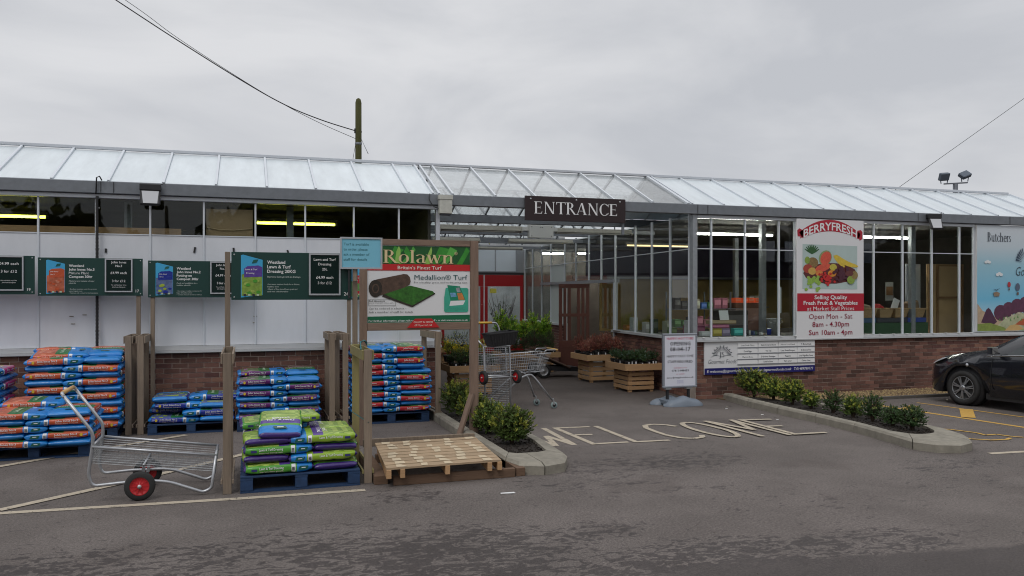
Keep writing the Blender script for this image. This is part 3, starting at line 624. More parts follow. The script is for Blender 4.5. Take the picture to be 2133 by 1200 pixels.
pallet('pallet','blue pallet under the low navy bags by the brick wall',-1.30,-.18,12.2,13.08,BLUEP,group=pg)
pallet('pallet','blue pallet under the purple bag stack',-.13,1.03,12.12,13.08,BLUEP,group=pg)
pallet('pallet','blue pallet under the red bag stack behind the turf board',1.50,2.66,12.22,13.1,BLUEP,.155,group=pg)
# front lawn dressing pallet
z=stack('lawn',-.03,1.07,8.37,.168,'ABAB',.098,'the front lawn dressing stack',['lawn','lime','lawn','lime'])
put_bag('lawn','A',.28,9.08,z+.045,.095,label='green lawn dressing bag at the back left on top of the front stack',group='bags of compost on the front lawn dressing stack')
put_bag('lime','B',.45,8.98,z+.11,.09,rz=R(4),label='blue ended lawn bag wedged behind the topmost bag of the front stack',sx=.8,group='bags of compost on the front lawn dressing stack')
put_bag('lawn','A',.33,8.66,z+.085,.10,rz=R(-93),rx=R(0),ry=R(15),sx=.82,sy=.90,label='lawn dressing bag topmost of the front stack with its title upside down',group='bags of compost on the front lawn dressing stack')
stack('orange',-2.92,-1.76,10.74,.15,'ABABA'[::1],.089,'the low orange stack')
stack('orange',-2.76,-1.62,12.02,.15,'BABABABABA',.102,'the tall orange stack')
tg='bags of compost on the tall orange stack'
put_bag('orange','A',-2.40,12.72,1.155,.10,sx=1.02,rx=R(-5),label='orange topped bag on the very back left of the tall orange stack',group=tg); put_bag('orange','A',-2.38,12.40,1.135,.095,sx=1.0,rx=R(7),label='sloping orange bag topmost front left of the tall orange stack',group=tg)
put_bag('orange','A',-1.86,12.62,1.14,.095,rz=R(-90),ry=R(4),label='orange and blue bag end-on topmost right of the tall orange stack',group=tg)
put_bag('orange','A',-2.5,11.5,.60,.085,rx=R(3),label='orange bag on top at the back left of the low orange stack',group='bags of compost on the low orange stack')
put_bag('purple','A',.78,12.78,.775,.085,rz=R(-90),label='blue ended bag on the very back right of the purple stack',group='bags of compost on the purple stack'); put_bag('purple','A',.22,12.8,.775,.085,label='purple bag on the very back left of the purple stack',group='bags of compost on the purple stack')
stack('pink',-4.12,-2.98,11.75,.15,'ABABABABA',.100,'the pink stack')
stack('purple',-.12,1.02,12.08,.15,'ABABABA',.090,'the purple stack')
stack('red',1.47,2.68,12.18,.165,'BABABABA',.086,'the red stack')
stack('red',1.50,2.58,12.18,.165+8*.086*.93,'ABAB',.094,'the red stack top tiers')
nd='the navy stack'; ng='bags of compost on the navy stack'
for (k,x,y,zz,v,rz,lab) in (('navy',-.95,12.45,.195,'A',0,'navy bag, bottom layer left of the navy stack'),('navy',-.40,12.5,.195,'A',90,'blue end of bag, bottom layer right of the navy stack'),('navy',-.52,12.42,.285,'B',3,'navy bag bulging forward at right of the navy stack, second layer'),
  ('navy',-.98,12.75,.285,'A',0,'navy bag, rear left second layer of the navy stack'),('navy',-.90,12.5,.385,'A',-3,'navy bag, left of third layer of the navy stack'),('navy',-.42,12.55,.38,'A',90,'blue bag end-on at right, third layer of the navy stack'),
  ('navy',-1.02,12.6,.475,'A',88,'blue bag end-on at left, top of the navy stack'),('navy',-.44,12.62,.475,'B',2,'navy bag, top right of the navy stack')):
    put_bag(k,v,x,y,zz,.092,rz=R(rz),label=lab,group=ng,sx=.98)
# ---------------------------------------------------------------- empty timber pallet on its dark base
r=thing('pallet','pale slatted timber pallet with light patches lying empty under the turf board','pallet',(1.4,8.3,0))
def PP(u,v,z): # slightly splayed deck, 1.42 m by 1.5 m
    return (1.33+1.22*u+.10*v,8.12+1.45*v+.05*u,z)
for k in range(9):
    v0=k/9+.004; v1=v0+.093; zt=.205
    mb=MB(); a,b_,c,d=PP(0,v0,0),PP(1,v0,0),PP(1,v1,0),PP(0,v1,0); mb.slab([a[:2],b_[:2],c[:2],d[:2]],zt-.018+rnd.uniform(-.002,.002),zt+rnd.uniform(-.002,.002),mat('deck_board_wood',(.37,.265,.165),.8,var=.25,vs=7,rand=.12,stretch=(.4,3,3),bump=.3))
    for q in range(5):
        u0=.08+q*.195+.02*math.sin(k*1.3+q)+(rnd.uniform(-.012,.012)); 
        if rnd.random()<.9:
            A_,B_,C_,D_=PP(u0,v0+.004,0),PP(min(.99,u0+rnd.uniform(.05,.10)),v0+.004,0),PP(min(.99,u0+rnd.uniform(.05,.09)),v1-.004,0),PP(u0+.003,v1-.004,0); zz=zt+.0035
            mb.poly([(*A_[:2],zz),(*B_[:2],zz),(*C_[:2],zz),(*D_[:2],zz)],mat('pale_wood_patch',(.55,.45,.31),.8,var=.12,vs=9))
    mb.build('deck_board',r,world=True)
for u in (0,.115,.5,.875,.965):
    a,b_=PP(u,0,0),PP(u+.035,1,0); MB().slab([(a[0],a[1]),(a[0]+.05,a[1]),(b_[0]+.03,b_[1]-.01),(b_[0]-.02,b_[1]-.01)],.095,.185,WOODN).build('bearer',r,world=True,bevel=.003)
r2=thing('timber_plinth','dark old timber base supporting the empty pale pallet','timber plinth',(1.4,8.2,0))
boxo('plank',r2,1.42,8.22,.0,2.72,8.28,.093,WOODD,.004); boxo('plank',r2,1.24,8.32,0,1.38,9.5,.09,WOODD,.004); boxo('plank',r2,2.74,8.24,0,2.84,9.5,.09,WOODD,.004); boxo('plank',r2,1.42,9.4,0,2.72,9.48,.093,WOODD,.004)
boxo('plank',r2,1.3,9.62,.15,2.66,9.66,.24,WOOD,.004)
# ---------------------------------------------------------------- timber dividers
def divider(label,X,Yf,Yb,h=1.37,tall=0,m=WOOD,skew=0,m2=None):
    r=thing('timber_divider',label,'divider',(X,Yf,0),group='timber dividers between the compost bays')
    m2=m2 or m
    boxo('post',r,X-.040,Yf-.022,0,X+.040,Yf+.023,h,m,.003)
    boxo('post',r,X-.040+skew,Yb-.023,0,X+.040+skew,Yb+.022,h,m2,.003)
    for s in (-1,1):
        for (za,zb) in ((h-.105,h-.006),(.10,.14)):
            mb=MB(); mb.slab([(X+s*.052-.009,Yf-.02),(X+s*.052+.009,Yf-.02),(X+s*.052+.009+skew,Yb+.02),(X+s*.052-.009+skew,Yb+.02)],za,zb,m2); mb.build('rail',r,world=True,bevel=.002)
    MB().beam((X,Yf+.06,.2),(X+skew,Yb-.05,h-.25),.04,.02,m2).build('brace',r,world=True) if False else None
    boxo('cross_block',r,X-.045,Yf+.024,h-.24,X+.045,Yf+.046,h-.12,WOODD)
    return r
divider('tall narrow timber divider beside the tall orange stack, left one of the pair',-1.555,12.33,13.0)
divider('timber divider right one of the pair between orange and navy bags',-1.40,12.33,13.0)
divider('front timber divider left of the lawn dressing pallet',-.18,8.40,9.43,1.375)
divider('front timber divider between lawn dressing bags and the empty pallet',1.19,8.44,9.43,1.375,m=WOOD,m2=WOODG)
divider('timber divider right of the purple stack, left one of the pair',1.20,12.25,13.0)
divider('timber divider right of the purple stack, right one of the pair',1.39,12.2,13.0,skew=-.04)
divider('timber divider at the right end of the red stack',2.80,12.25,13.0,1.37,skew=-.06)
# ---------------------------------------------------------------- compost sign boards
def frame(parent,x0,x1,z0,z1,y,w=.018,inner=None,name='price_frame'):
    mb=MB(); inner=inner or mat('price_card',(.008,.02,.018),.18); fm=mat('snap_frame',(.62,.64,.68),.25,.5)
    for (a,b,c,d) in ((x0,z1-w,x1,z1),(x0,z0,x1,z0+w),(x0,z0+w,x0+w,z1-w),(x1-w,z0+w,x1,z1-w)): mb.box(a,y-.014,b,c,y+.004,d,fm)
    mb.box(x0+w,y-.004,z0+w,x1-w,y+.003,z1-w,inner); return mb
def packet(mb,X,Z,w,h,y,title,kind):
    K=KINDS_[kind]; sp=.12*w
    P=lambda a,b:(X+a*w,y,Z+b*h+(.05*h*(1-a) if b>.5 else -.02*h*(1-a)+ .02*h*a))
    mb.poly([P(0,0),P(1,0.02),P(1,1-.08),P(0.1,1.0),P(0,.98)],mat('packet_blue',(.05,.36,.62),.4))
    y-=.0015; P2=lambda a,b:(X+a*w,y,Z+b*h)
    mb.poly([P2(.03,.02),P2(.98,.03),P2(.98,.55),P2(.6,.62),P2(.03,.55)],K['art'][0])
    y-=.0015; mb.poly([(X+a*w,y,Z+b*h) for a,b in ((.15,.48),(.98,.50),(.98,.74),(.8,.78),(.3,.76),(.15,.70))],K['p'] if kind not in('lawn',) else K['art'][2])
    y-=.001; mb.poly([(X+a*w,y,Z+b*h) for a,b in ((.5,.83),(.72,.85),(.8,.93),(.58,.92))],BBD)
    mb.text(title[0],X+.2*w,Z+.66*h,.018,WH,y,wmax=.75*w,bold=.01,res=1); mb.text(title[1],X+.24*w,Z+.57*h,.018,WH,y,wmax=.7*w,bold=.01,res=1)
    y-=.001
    for k in range(9):
        a=rnd.uniform(.15,.85); b=rnd.uniform(.06,.42); r_=rnd.uniform(.04,.10)*w; mb.poly([(X+a*w+r_*math.cos(t*PI/4)*1.4,y-k*.0002,Z+b*h+r_*math.sin(t*PI/4)) for t in range(8)],K['art'][1] if k%2 else K['p'])
    for a in range(4): mb.poly([(X+(.12+.2*a)*w,y-.003,Z+.02*h),(X+(.24+.2*a)*w,y-.003,Z+.02*h),(X+(.24+.2*a)*w,y-.003,Z+.07*h),(X+(.12+.2*a)*w,y-.003,Z+.07*h)],mat('packet_pale',(.4,.5,.35),.5) if a%2 else DKP)
def compost_sign(label,X0,X1,Z0,Z1,Y,kind,lines,sub,bul,price,num,posts,ptitle):
    r=thing('compost_sign',label,'sign',(X0,Y,0),group='green compost signs above the bays'); W=X1-X0; H=Z1-Z0; k=W/1510.
    bx=lambda px:X0+(px-50)*k; bz=lambda py:Z1-(py-155)*H/605.
    boxo('board',r,X0,Y,Z0,X1,Y+.012,Z1,SIGNG,.002)
    for (px,pz) in ((X0+.03,Z1-.03),(X1-.03,Z1-.03),(X0+.03,Z0+.03),(X1-.03,Z0+.03)): MB().rev((px,Y-.001,pz),(0,-1,0),[(.009,0),(.009,.003),(.004,.005)],CHROME,8).build('screw',r,world=True)
    for p in posts: boxo('post',r,p-.028,Y+.014,.0 if True else 1,p+.028,Y+.058,Z1+.0,WOOD,.003)
    mb=MB(); packet(mb,bx(165),bz(720),.175*W,.84*H,Y-.002,ptitle,kind); mb.build('packet_picture',r,world=True)
    mb=MB()
    for i,t in enumerate(lines): mb.text(t[0],bx(485),bz(300+58*i),t[1] if len(t)>1 else .036,WH,Y-.003,bold=.035,wmax=.36*W)
    y0=300+58*len(lines)
    for i,t in enumerate(sub): mb.text(t,bx(485),bz(y0+2+34*i),.019,mat('print_grey',(.45,.5,.48),.5),Y-.003,bold=.015,slant=.18,wmax=.30*W,res=1)
    y0+=22+34*len(sub)
    for i,t in enumerate(bul): mb.text(t,bx(485),bz(y0+40+31*i),.016,MATS['print_grey'],Y-.003,bold=.01,wmax=.29*W,res=1)
    mb.text(num,bx(1455),bz(705),.040,WH,Y-.003,bold=.01); mb.build('lettering',r,world=True)
    fx0,fx1,fz0,fz1=bx(1005),bx(1410),bz(702),bz(160); f=frame(r,fx0,fx1,fz0,fz1,Y-.012).build('price_frame',r,world=True)
    mb=MB(); c=(fx0+fx1)/2; hz=fz1-fz0
    for (t,v,h) in price: mb.text(t,c,fz1-hz*v,h,WH,Y-.0185,al='C',wmax=(fx1-fx0)*.78,bold=.006)
    mb.build('lettering',f,world=True); return r
compost_sign('green lawn and turf dressing sign numbered 24 above the front stack',-.16,1.15,1.885,2.415,9.46,'lawn',[('Westland',),('Lawn & Turf',),('Dressing 20KG',)],['Improves lawn growth & drainage'],['• Increases nutrient levels for a thicker,','   healthier lawn','• Blend of fine sieved loam, peat and','   sand with added fertiliser'],
 [('Lawn and Turf',.175,.030),('Dressing',.285,.030),('25L',.405,.028),('£4.99 each',.605,.032),('3 for £12',.735,.030)],'24',[-.20,1.19],('Lawn & Turf','Dressing'))
compost_sign('green potting-on compost sign above the navy stack, partly behind sign 24',-1.37,-.02,1.90,2.44,12.93,'navy',[('Westland',),('John Innes No.2',),('Potting-on',),('Compost 30ltr',)],['Feeds and establishes for a','healthier plant life'],['• Encourages a healthy root system for','   larger & healthier plants','• Contains 5 weeks feed for a well-fed'],
 [('John Innes',.14,.034),('No.2',.25,.032),('£4.99 each',.46,.036),('3 for £12',.70,.034),('Mix and Match any of the',.80,.014),('John Innes Composts',.86,.014)],'16',[-1.31],('John Innes','No.2'))
compost_sign('green mature plant compost sign numbered 17 above the tall orange stack',-2.79,-1.44,1.925,2.465,12.93,'orange',[('Westland',),('John Innes No.3',),('Mature Plant',),('Compost 30ltr',)],['Nurtures and sustains a longer','plant life'],['• Excellent moisture control to prevent','   water logged roots','• Nutrient rich content for thriving plants'],
 [('John Innes',.14,.034),('No.3',.25,.032),('£4.99 each',.46,.036),('3 for £12',.70,.034),('Mix and Match any of the',.80,.014),('John Innes Composts',.86,.014)],'17',[-1.50],('John Innes','No.3'))
compost_sign('green compost sign numbered 19 cut off at the left edge',-4.17,-2.83,1.945,2.485,12.93,'pink',[('Westland',),('Ericaceous',),('Compost 30ltr',)],['For acid loving plants'],['• Lime free mix'],
 [('£4.99 each',.26,.040),('3 for £12',.48,.038),('Mix and Match any of the',.72,.014),('John Innes Composts',.78,.014)],'19',[-4.1],('Ericaceous','Compost'))
compost_sign('green seed sowing compost sign mostly hidden behind the turf board',1.46,2.80,1.86,2.40,12.93,'red',[('Westland',),('John Innes',),('Seed Sowing',),('Compost 30ltr',)],['For seeds and cuttings'],[],
 [('John Innes',.16,.034),('£4.99 each',.46,.036),('3 for £12',.70,.034)],'14',[1.53,2.74],('John Innes','Seed'))
for (x,z,a) in ((-1.25,2.61,0),(-.60,2.62,8),(-.05,2.66,0),(.62,2.62,-18)):
    pass
# ---------------------------------------------------------------- turf advertising board
Y=10.56
r=thing('turf_board','large timber framed advertising board for lawn turf above the empty pallet','sign',(1.4,Y,0))
WOODR=mat('timber_brown',(.20,.135,.10),.8,var=.34,vs=9,rand=.12,bump=.3,stretch=(3,3,.3)); WOODR2=mat('timber_brown_long',(.20,.135,.10),.8,var=.34,vs=9,rand=.12,bump=.3,stretch=(.3,3,3))
boxo('post',r,1.385,Y-.03,0,1.475,Y+.05,2.66,WOODR,.004); boxo('post',r,2.855,Y-.03,0,2.965,Y+.05,2.665,WOODR,.004)
boxo('top_rail',r,1.478,Y-.02,2.585,2.852,Y+.03,2.665,WOODR2,.004); boxo('bottom_rail',r,1.478,Y-.02,1.475,2.852,Y+.03,1.575,WOODR2,.004)
bd=boxo('board',r,1.478,Y-.005,1.578,2.852,Y+.02,2.582,mat('sign_white',(.72,.72,.73),.4))
k=(2.852-1.478)/1240.; bx=lambda px:1.478+(px-128)*k; bz=lambda py:2.582-(py-130)*(1.004/930.)
mb=MB(); y=Y-.007
GR=mat('grass_print_dark',(.012,.09,.02),.4,var=.3,vs=5); mb.poly([(bx(128),y,bz(352)),(bx(1366),y,bz(352)),(bx(1366),y,bz(131)),(bx(128),y,bz(131))],GR)
y-=.001
for (a,b,c,col) in ((330,420,560,'a'),(520,640,700,'b'),(640,560,620,'a'),(800,860,900,'c'),(900,960,1180,'a'),(1010,1090,1210,'b'),(1200,1290,1365,'a'),(450,470,520,'c')):
    cm={'a':mat('blade_mid',(.04,.26,.03),.4,var=.3,vs=8),'b':mat('blade_soft',(.09,.38,.06),.4,var=.3,vs=8),'c':mat('blade_pale',(.28,.50,.10),.4,var=.2,vs=8)}[col]; y-=.0002
    mb.poly([(bx(a),y,bz(350)),(bx(a+70),y,bz(350)),(bx(c),y,bz(180)),(bx(b+30),y,bz(133)),(bx(b),y,bz(200))],cm)
y=Y-.010; mb.poly([(bx(128),y,bz(432)),(bx(1366),y,bz(432)),(bx(1366),y,bz(353)),(bx(128),y,bz(353))],mat('sign_red',(.50,.018,.02),.4))
mb.poly([(bx(132),y,bz(1060)),(bx(1364),y,bz(1060)),(bx(1364),y,bz(972)),(bx(132),y,bz(986))],mat('sign_dkgreen',(.008,.13,.055),.4)); mb.build('print',bd,world=True)
mb=MB(); y=Y-.0125
mb.text("Britain's Finest Turf",bx(485),bz(415),.046,mat('print_cream',(.75,.68,.60),.5),y,w=(1015-485)*k,bold=.01)
TEAL=mat('print_teal',(.01,.075,.085),.5); mb.text('Medallion® Turf',bx(685),bz(540),.066,TEAL,y,w=(1332-685)*k,bold=.004)
TXG=mat('print_charcoal',(.05,.055,.055),.5)
mb.text('For a healthy, green and hardwearing lawn',bx(682),bz(583),.022,TXG,y,w=(1332-682)*k,res=1); mb.text('Can be ordered in advance -',bx(146),bz(900),.024,TXG,y,w=(585-146)*k,res=1); mb.text('Ask a member of staff for details',bx(146),bz(943),.024,TXG,y,w=(668-146)*k,res=1)
mb.text('For further information, please talk to a member of staff - or visit www.rolawn.co.uk',bx(145),bz(1048),.024,WH,y,w=(1340-145)*k,bold=.015,res=1)
for (a,b,c,d) in ((146,778,462,781),(146,853,462,856),(144,778,147,856),(460,778,463,856)): mb.box(bx(a),y-.001,bz(d),bx(c),y,bz(b),TXG)
mb.text('Roll dimensions',bx(154),bz(808),.02,TXG,y,w=.2,bold=.02,res=1); mb.text('1.6m x 61cm (24") x 40cm (64")',bx(154),bz(830),.014,TXG,y,w=.31,res=1)
mb.build('lettering',bd,world=True)
# serif capitals built from strokes
def serif(mb,ch,x,z,h,m,y,dy=[0]):
    """draws one roman letter of cap height h at x; returns its advance"""
    T_,t_,s_=.15*h,.045*h,.05*h; xh=.66*h
    def add(pts):
        dy[0]=(dy[0]+.00013)%.0012; mb.poly([(x+a,y-dy[0],z+b) for a,b in pts],m)
    def stem(a,b0,b1,w=T_,ft=True,hd=True,sl=.07*h):
        add([(a,b0),(a+w,b0),(a+w,b1),(a,b1)])
        if ft: add([(a-sl,b0),(a+w+sl,b0),(a+w+sl,b0+t_*.8),(a-sl,b0+t_*.8)])
        if hd: add([(a-sl,b1-t_*.8),(a+w+(sl if hd!='L' else 0),b1-t_*.8),(a+w+(sl if hd!='L' else 0),b1),(a-sl,b1)])
    def bar(a0,a1,b,w=t_): add([(a0,b),(a1,b),(a1,b+w),(a0,b+w)])
    def diag(a0,b0,a1,b1,w): add([(a0,b0),(a0+w,b0),(a1+w,b1),(a1,b1)])
    def ring(cx,cy,rx,ry,a0,a1,T0=T_,n=16):
        P=[]
        for i in range(n+1):
            a=R(a0+(a1-a0)*i/n); w=t_*.8+(T0-t_*.8)*abs(math.cos(a))**1.4; P.append(((cx+rx*math.cos(a),cy+ry*math.sin(a)),(cx+(rx-w)*math.cos(a),cy+(ry-min(w,t_*1.5))*math.sin(a))))
        for (o1,i1),(o2,i2) in zip(P,P[1:]): add([o1,o2,i2,i1])
    if ch=='E': stem(.06*h,0,h,hd=True); bar(.1*h,.58*h,0); bar(.1*h,.56*h,h-t_); bar(.1*h,.45*h,.5*h); add([(.58*h,0),(.62*h,.2*h),(.59*h,.2*h),(.52*h,0)]); add([(.56*h,h),(.57*h,.82*h),(.54*h,.82*h),(.5*h,h)]); add([(.45*h,.42*h),(.47*h,.42*h),(.47*h,.62*h),(.45*h,.62*h)]); return .72*h
    if ch=='N': stem(.1*h,0,h,w=t_*1.2); stem(.72*h,0,h,w=t_*1.2,ft=False); diag(.66*h,0,.08*h,h,T_); return .92*h
    if ch=='T': stem(.32*h,0,h,hd=False); bar(.03*h,.76*h,h-t_); add([(.03*h,h),(.03*h,.8*h),(.06*h,.8*h),(.1*h,h)]); add([(.76*h,h),(.76*h,.8*h),(.73*h,.8*h),(.69*h,h)]); return .80*h
    if ch=='R': stem(.06*h,0,h); ring(.27*h,.75*h,.28*h,.25*h,-90,90); bar(.15*h,.3*h,h-t_); bar(.15*h,.32*h,.5*h-.0*h); diag(.60*h,0,.26*h,.5*h,T_); bar(.6*h,.84*h,0,t_*.8); return .80*h
    if ch=='A': diag(.03*h,0,.36*h,h,t_*1.1); diag(.60*h,0,.33*h,h,T_); bar(.16*h,.6*h,.3*h,t_*.8); bar(-.02*h,.16*h,0,t_*.8); bar(.52*h,.83*h,0,t_*.8); return .86*h
    if ch=='C': ring(.42*h,.5*h,.40*h,.52*h,42,318); add([(.70*h,.80*h),(.73*h,.72*h),(.75*h,.72*h),(.75*h,1.0*h),(.72*h,1.0*h)]); add([(.70*h,.20*h),(.75*h,.26*h),(.74*h,.1*h)]); return .82*h
    if ch=='B': stem(.06*h,0,h); ring(.27*h,.75*h,.25*h,.25*h,-90,90); ring(.27*h,.26*h,.31*h,.26*h,-90,90); bar(.15*h,.3*h,h-t_); bar(.15*h,.3*h,.49*h); bar(.15*h,.3*h,0); return .68*h
    if ch=='J': stem(.14*h,-.1*h,h,ft=False); ring(.06*h,-.1*h,.09*h,.14*h,180,360,t_*1.6); return .36*h
    if ch=='S': ring(.28*h,.74*h,.22*h,.26*h,30,270); ring(.28*h,.26*h,.24*h,.26*h,-150,90); return .56*h
    if ch=='o': ring(.30*h,xh/2,.29*h,xh/2+.02*h,0,360); return .62*h
    if ch=='l': stem(.07*h,0,h,hd='L',w=T_*.9); return .32*h
    if ch=='a': stem(.34*h,.04*h,xh*.85,w=T_*.85,ft=False,hd=False); ring(.22*h,xh*.72,.27*h,xh*.30,0,150,T_*.8); ring(.24*h,xh*.27,.22*h,xh*.28,90,290,T_*.9); bar(.22*h,.36*h,xh*.5,t_*.8); add([(.38*h,.0),(.56*h,.05*h),(.56*h,.09*h),(.38*h,.12*h)]); return .55*h
    if ch=='w': diag(.24*h,0,.06*h,xh,T_*.9); diag(.26*h,0,.44*h,xh,t_); diag(.56*h,0,.38*h,xh,T_*.9); diag(.58*h,0,.78*h,xh,t_); bar(-.02*h,.28*h,xh-t_*.6,t_*.7); bar(.68*h,.92*h,xh-t_*.6,t_*.7); return .90*h
    if ch=='n': stem(.07*h,0,xh,hd='L',w=T_*.85); stem(.44*h,0,xh*.7,hd=False,w=T_*.85); ring(.36*h,xh*.64,.205*h,xh*.36,0,160,T_*.8); return .70*h
    if ch=='u': stem(.07*h,.12*h,xh,ft=False,hd='L',w=T_*.8); stem(.40*h,0,xh,hd='L',w=T_*.8); ring(.27*h,xh*.3,.2*h,xh*.3,180,340,T_*.8); return .62*h
    if ch=='t': stem(.10*h,.05*h,.85*h,ft=False,hd=False,w=T_*.8); bar(.0,.32*h,xh-t_,t_); ring(.24*h,.14*h,.14*h,.15*h,180,320,T_*.6); return .38*h
    if ch=='c': ring(.28*h,xh/2,.26*h,xh/2+.02*h,40,320,T_*.9); return .50*h
    if ch=='h': stem(.07*h,0,h,hd='L',w=T_*.8); stem(.40*h,0,xh*.7,hd=False,w=T_*.8); ring(.33*h,xh*.64,.19*h,xh*.36,0,160,T_*.8); return .64*h
    if ch=='e': ring(.28*h,xh/2,.26*h,xh/2+.02*h,0,320,T_*.9); bar(.08*h,.52*h,xh*.5,t_*.9); return .53*h
    if ch=='r': stem(.07*h,0,xh,hd='L',w=T_*.8); ring(.30*h,xh*.68,.16*h,xh*.32,50,160,T_*.7); return .42*h
    if ch=='s': ring(.18*h,xh*.74,.14*h,xh*.27,30,270,T_*.7); ring(.18*h,xh*.26,.16*h,xh*.27,-150,90,T_*.7); return .40*h
    return .3*h
def seriftext(s,x,z,h,m,y,w):
    t=MB(); q=0
    for c in s: q+=serif(t,c,q,0,h,m,0)+.02*h
    kx=w/q; out=MB(); out.add([(x+a*kx,y+b,z+c) for a,b,c in t.v],t.f,m); return out
sh=seriftext('Rolawn',bx(322),bz(345),.170*1.0,mat('print_shadow',(.03,.02,.01),.5),Y-.013,(1180-322)*k); sh2=seriftext('Rolawn',bx(318),bz(340),.170,mat('print_gold',(.68,.55,.30),.4),Y-.0155,(1180-322)*k)
sh.build('lettering',bd,world=True); sh2.build('lettering',bd,world=True)
mb=MB(); mb.text('®',bx(1170),bz(235),.045,MATS['print_gold'],Y-.014); mb.build('lettering',bd,world=True)
mb=MB(); y=Y-.0125; TURFB=mat('turf_roll_brown',(.085,.05,.035),.8,var=.6,vs=18); TURFD=mat('turf_roll_end',(.03,.022,.016),.8,var=.6,vs=22); TURFG=mat('turf_print_green',(.03,.13,.015),.8,var=.7,vs=22)
mb.poly([(bx(a),y,bz(b)) for a,b in ((300,720),(440,790),(660,872),(935,712),(905,680),(640,615),(500,640))],TURFG); mb.poly([(bx(a),y-.0003,bz(b)) for a,b in ((300,745),(450,800),(660,876),(935,716),(935,700),(660,855),(450,775),(320,715))],TURFD)
mb.poly([(bx(a),y-.0006,bz(b)) for a,b in ((180,560),(240,540),(560,472),(600,478),(630,510),(640,560),(625,605),(560,640),(320,720),(250,740),(190,720))],TURFB)
mb.poly([(bx(225+80*math.cos(t*PI/9)),y-.0009,bz(650+105*math.sin(t*PI/9))) for t in range(18)],TURFD); mb.poly([(bx(225+42*math.cos(t*PI/9)),y-.0012,bz(650+58*math.sin(t*PI/9))) for t in range(18)],TURFB)
mb.poly([(bx(225+28*math.cos(t*PI/9)),y-.0015,bz(650+42*math.sin(t*PI/9))) for t in range(18)],TURFD)
mb.poly([(bx(a),y,bz(b)) for a,b in ((1065,640),(1330,640),(1345,655),(1345,925),(1330,940),(1060,940),(1046,925),(1046,760))],mat('print_sea',(.05,.38,.26),.4,var=.25,vs=3))
mb.poly([(bx(a),y-.0004,bz(b)) for a,b in ((1085,605),(1240,620),(1310,790),(1125,800))],mat('leaflet_green',(.01,.22,.12),.4)); mb.poly([(bx(a),y-.0008,bz(b)) for a,b in ((1125,800),(1308,795),(1280,850),(1110,862))],WH)
mb.poly([(bx(a),y-.0008,bz(b)) for a,b in ((1190,640),(1235,635),(1250,690),(1205,695))],mat('leaflet_grey',(.3,.32,.35),.5,var=.6,vs=30)); mb.poly([(bx(a),y-.0008,bz(b)) for a,b in ((1115,700),(1185,700),(1200,750),(1130,755))],mat('leaflet_sky',(.15,.35,.55),.5,var=.6,vs=30)); mb.poly([(bx(a),y-.0008,bz(b)) for a,b in ((1205,705),(1265,700),(1300,785),(1225,790))],mat('leaflet_orange',(.55,.2,.05),.5,var=.3,vs=30))
mb.text('Lawn preparation, laying & aftercare guide',bx(1065),bz(917),.012,TXG,y-.001,w=.27,res=1); mb.text('Ask for your free copy',bx(1085),bz(893),.012,TXG,y-.001,w=.22,res=1)
mb.build('picture',bd,world=True)
tg=MB(); tg.prism([(bx(595),bz(1125)),(bx(985),bz(1125)),(bx(890),bz(1015)),(bx(690),bz(1015))],Y-.034,Y-.026,MATS['sign_red']); tg.text('COLLECT IN CENTRE',bx(787),bz(1068),.024,MATS['print_cream'],Y-.0355,al='C',w=.26,bold=.01,res=1); tg.text('£3.99 per 1m² roll',bx(787),bz(1105),.024,MATS['print_cream'],Y-.0355,al='C',w=.23,bold=.01,res=1); tg.build('collect_tag',r,world=True)
MB().beam((2.66,Y-.10,.02),(2.88,Y-.01,.62),.09,.03,WOODR).build('brace',r,world=True)
r=thing('notice_frame','pale blue framed notice about ordering turf, clipped above sign 24','notice',(1.0,9.40,2.24)); fb=frame(r,1.01,1.49,2.235,2.60,9.40,.02,mat('card_blue',(.20,.50,.64),.3)); fb.build('frame',r,world=True)
mb=MB(); 
for i,t in enumerate(('Turf is available','to order, please','ask a member of','staff for details')): mb.text(t,1.05,2.505-.058*i,.031,mat('print_seagreen',(.03,.14,.16),.5),9.394,wmax=.34,slant=0,w=[.27,.255,.275,.25][i]*1.06)
mb.build('lettering',r,world=True); boxo('prop',r,1.10,9.405,1.9,1.12,9.425,2.3,BLACK)
boxo('prop',r,1.16,9.41,2.1,1.20,9.43,2.4,WOOD)
# ---------------------------------------------------------------- building signs
r=thing('entrance_sign','dark brown board with white serif word ENTRANCE on the gutter','sign',(5.44,13.08,3.4))
boxo('board',r,4.50,13.06,3.205,6.38,13.10,3.625,mat('sign_brown',(.022,.010,.011),.4,var=.1,vs=3),.004)
seriftext('ENTRANCE',4.66,3.325,.205,WHITE,13.052,1.58).build('lettering',r,world=True)
for (x,z) in ((4.60,3.575),(5.44,3.578),(6.27,3.575)): MB().rev((x,13.06,z),(0,-1,0),[(.016,0),(.016,.004),(.008,.007)],CHROME,10).build('screw',r,world=True)
boxo('bracket',r,6.34,13.11,3.0,6.38,13.15,3.40,GALV)

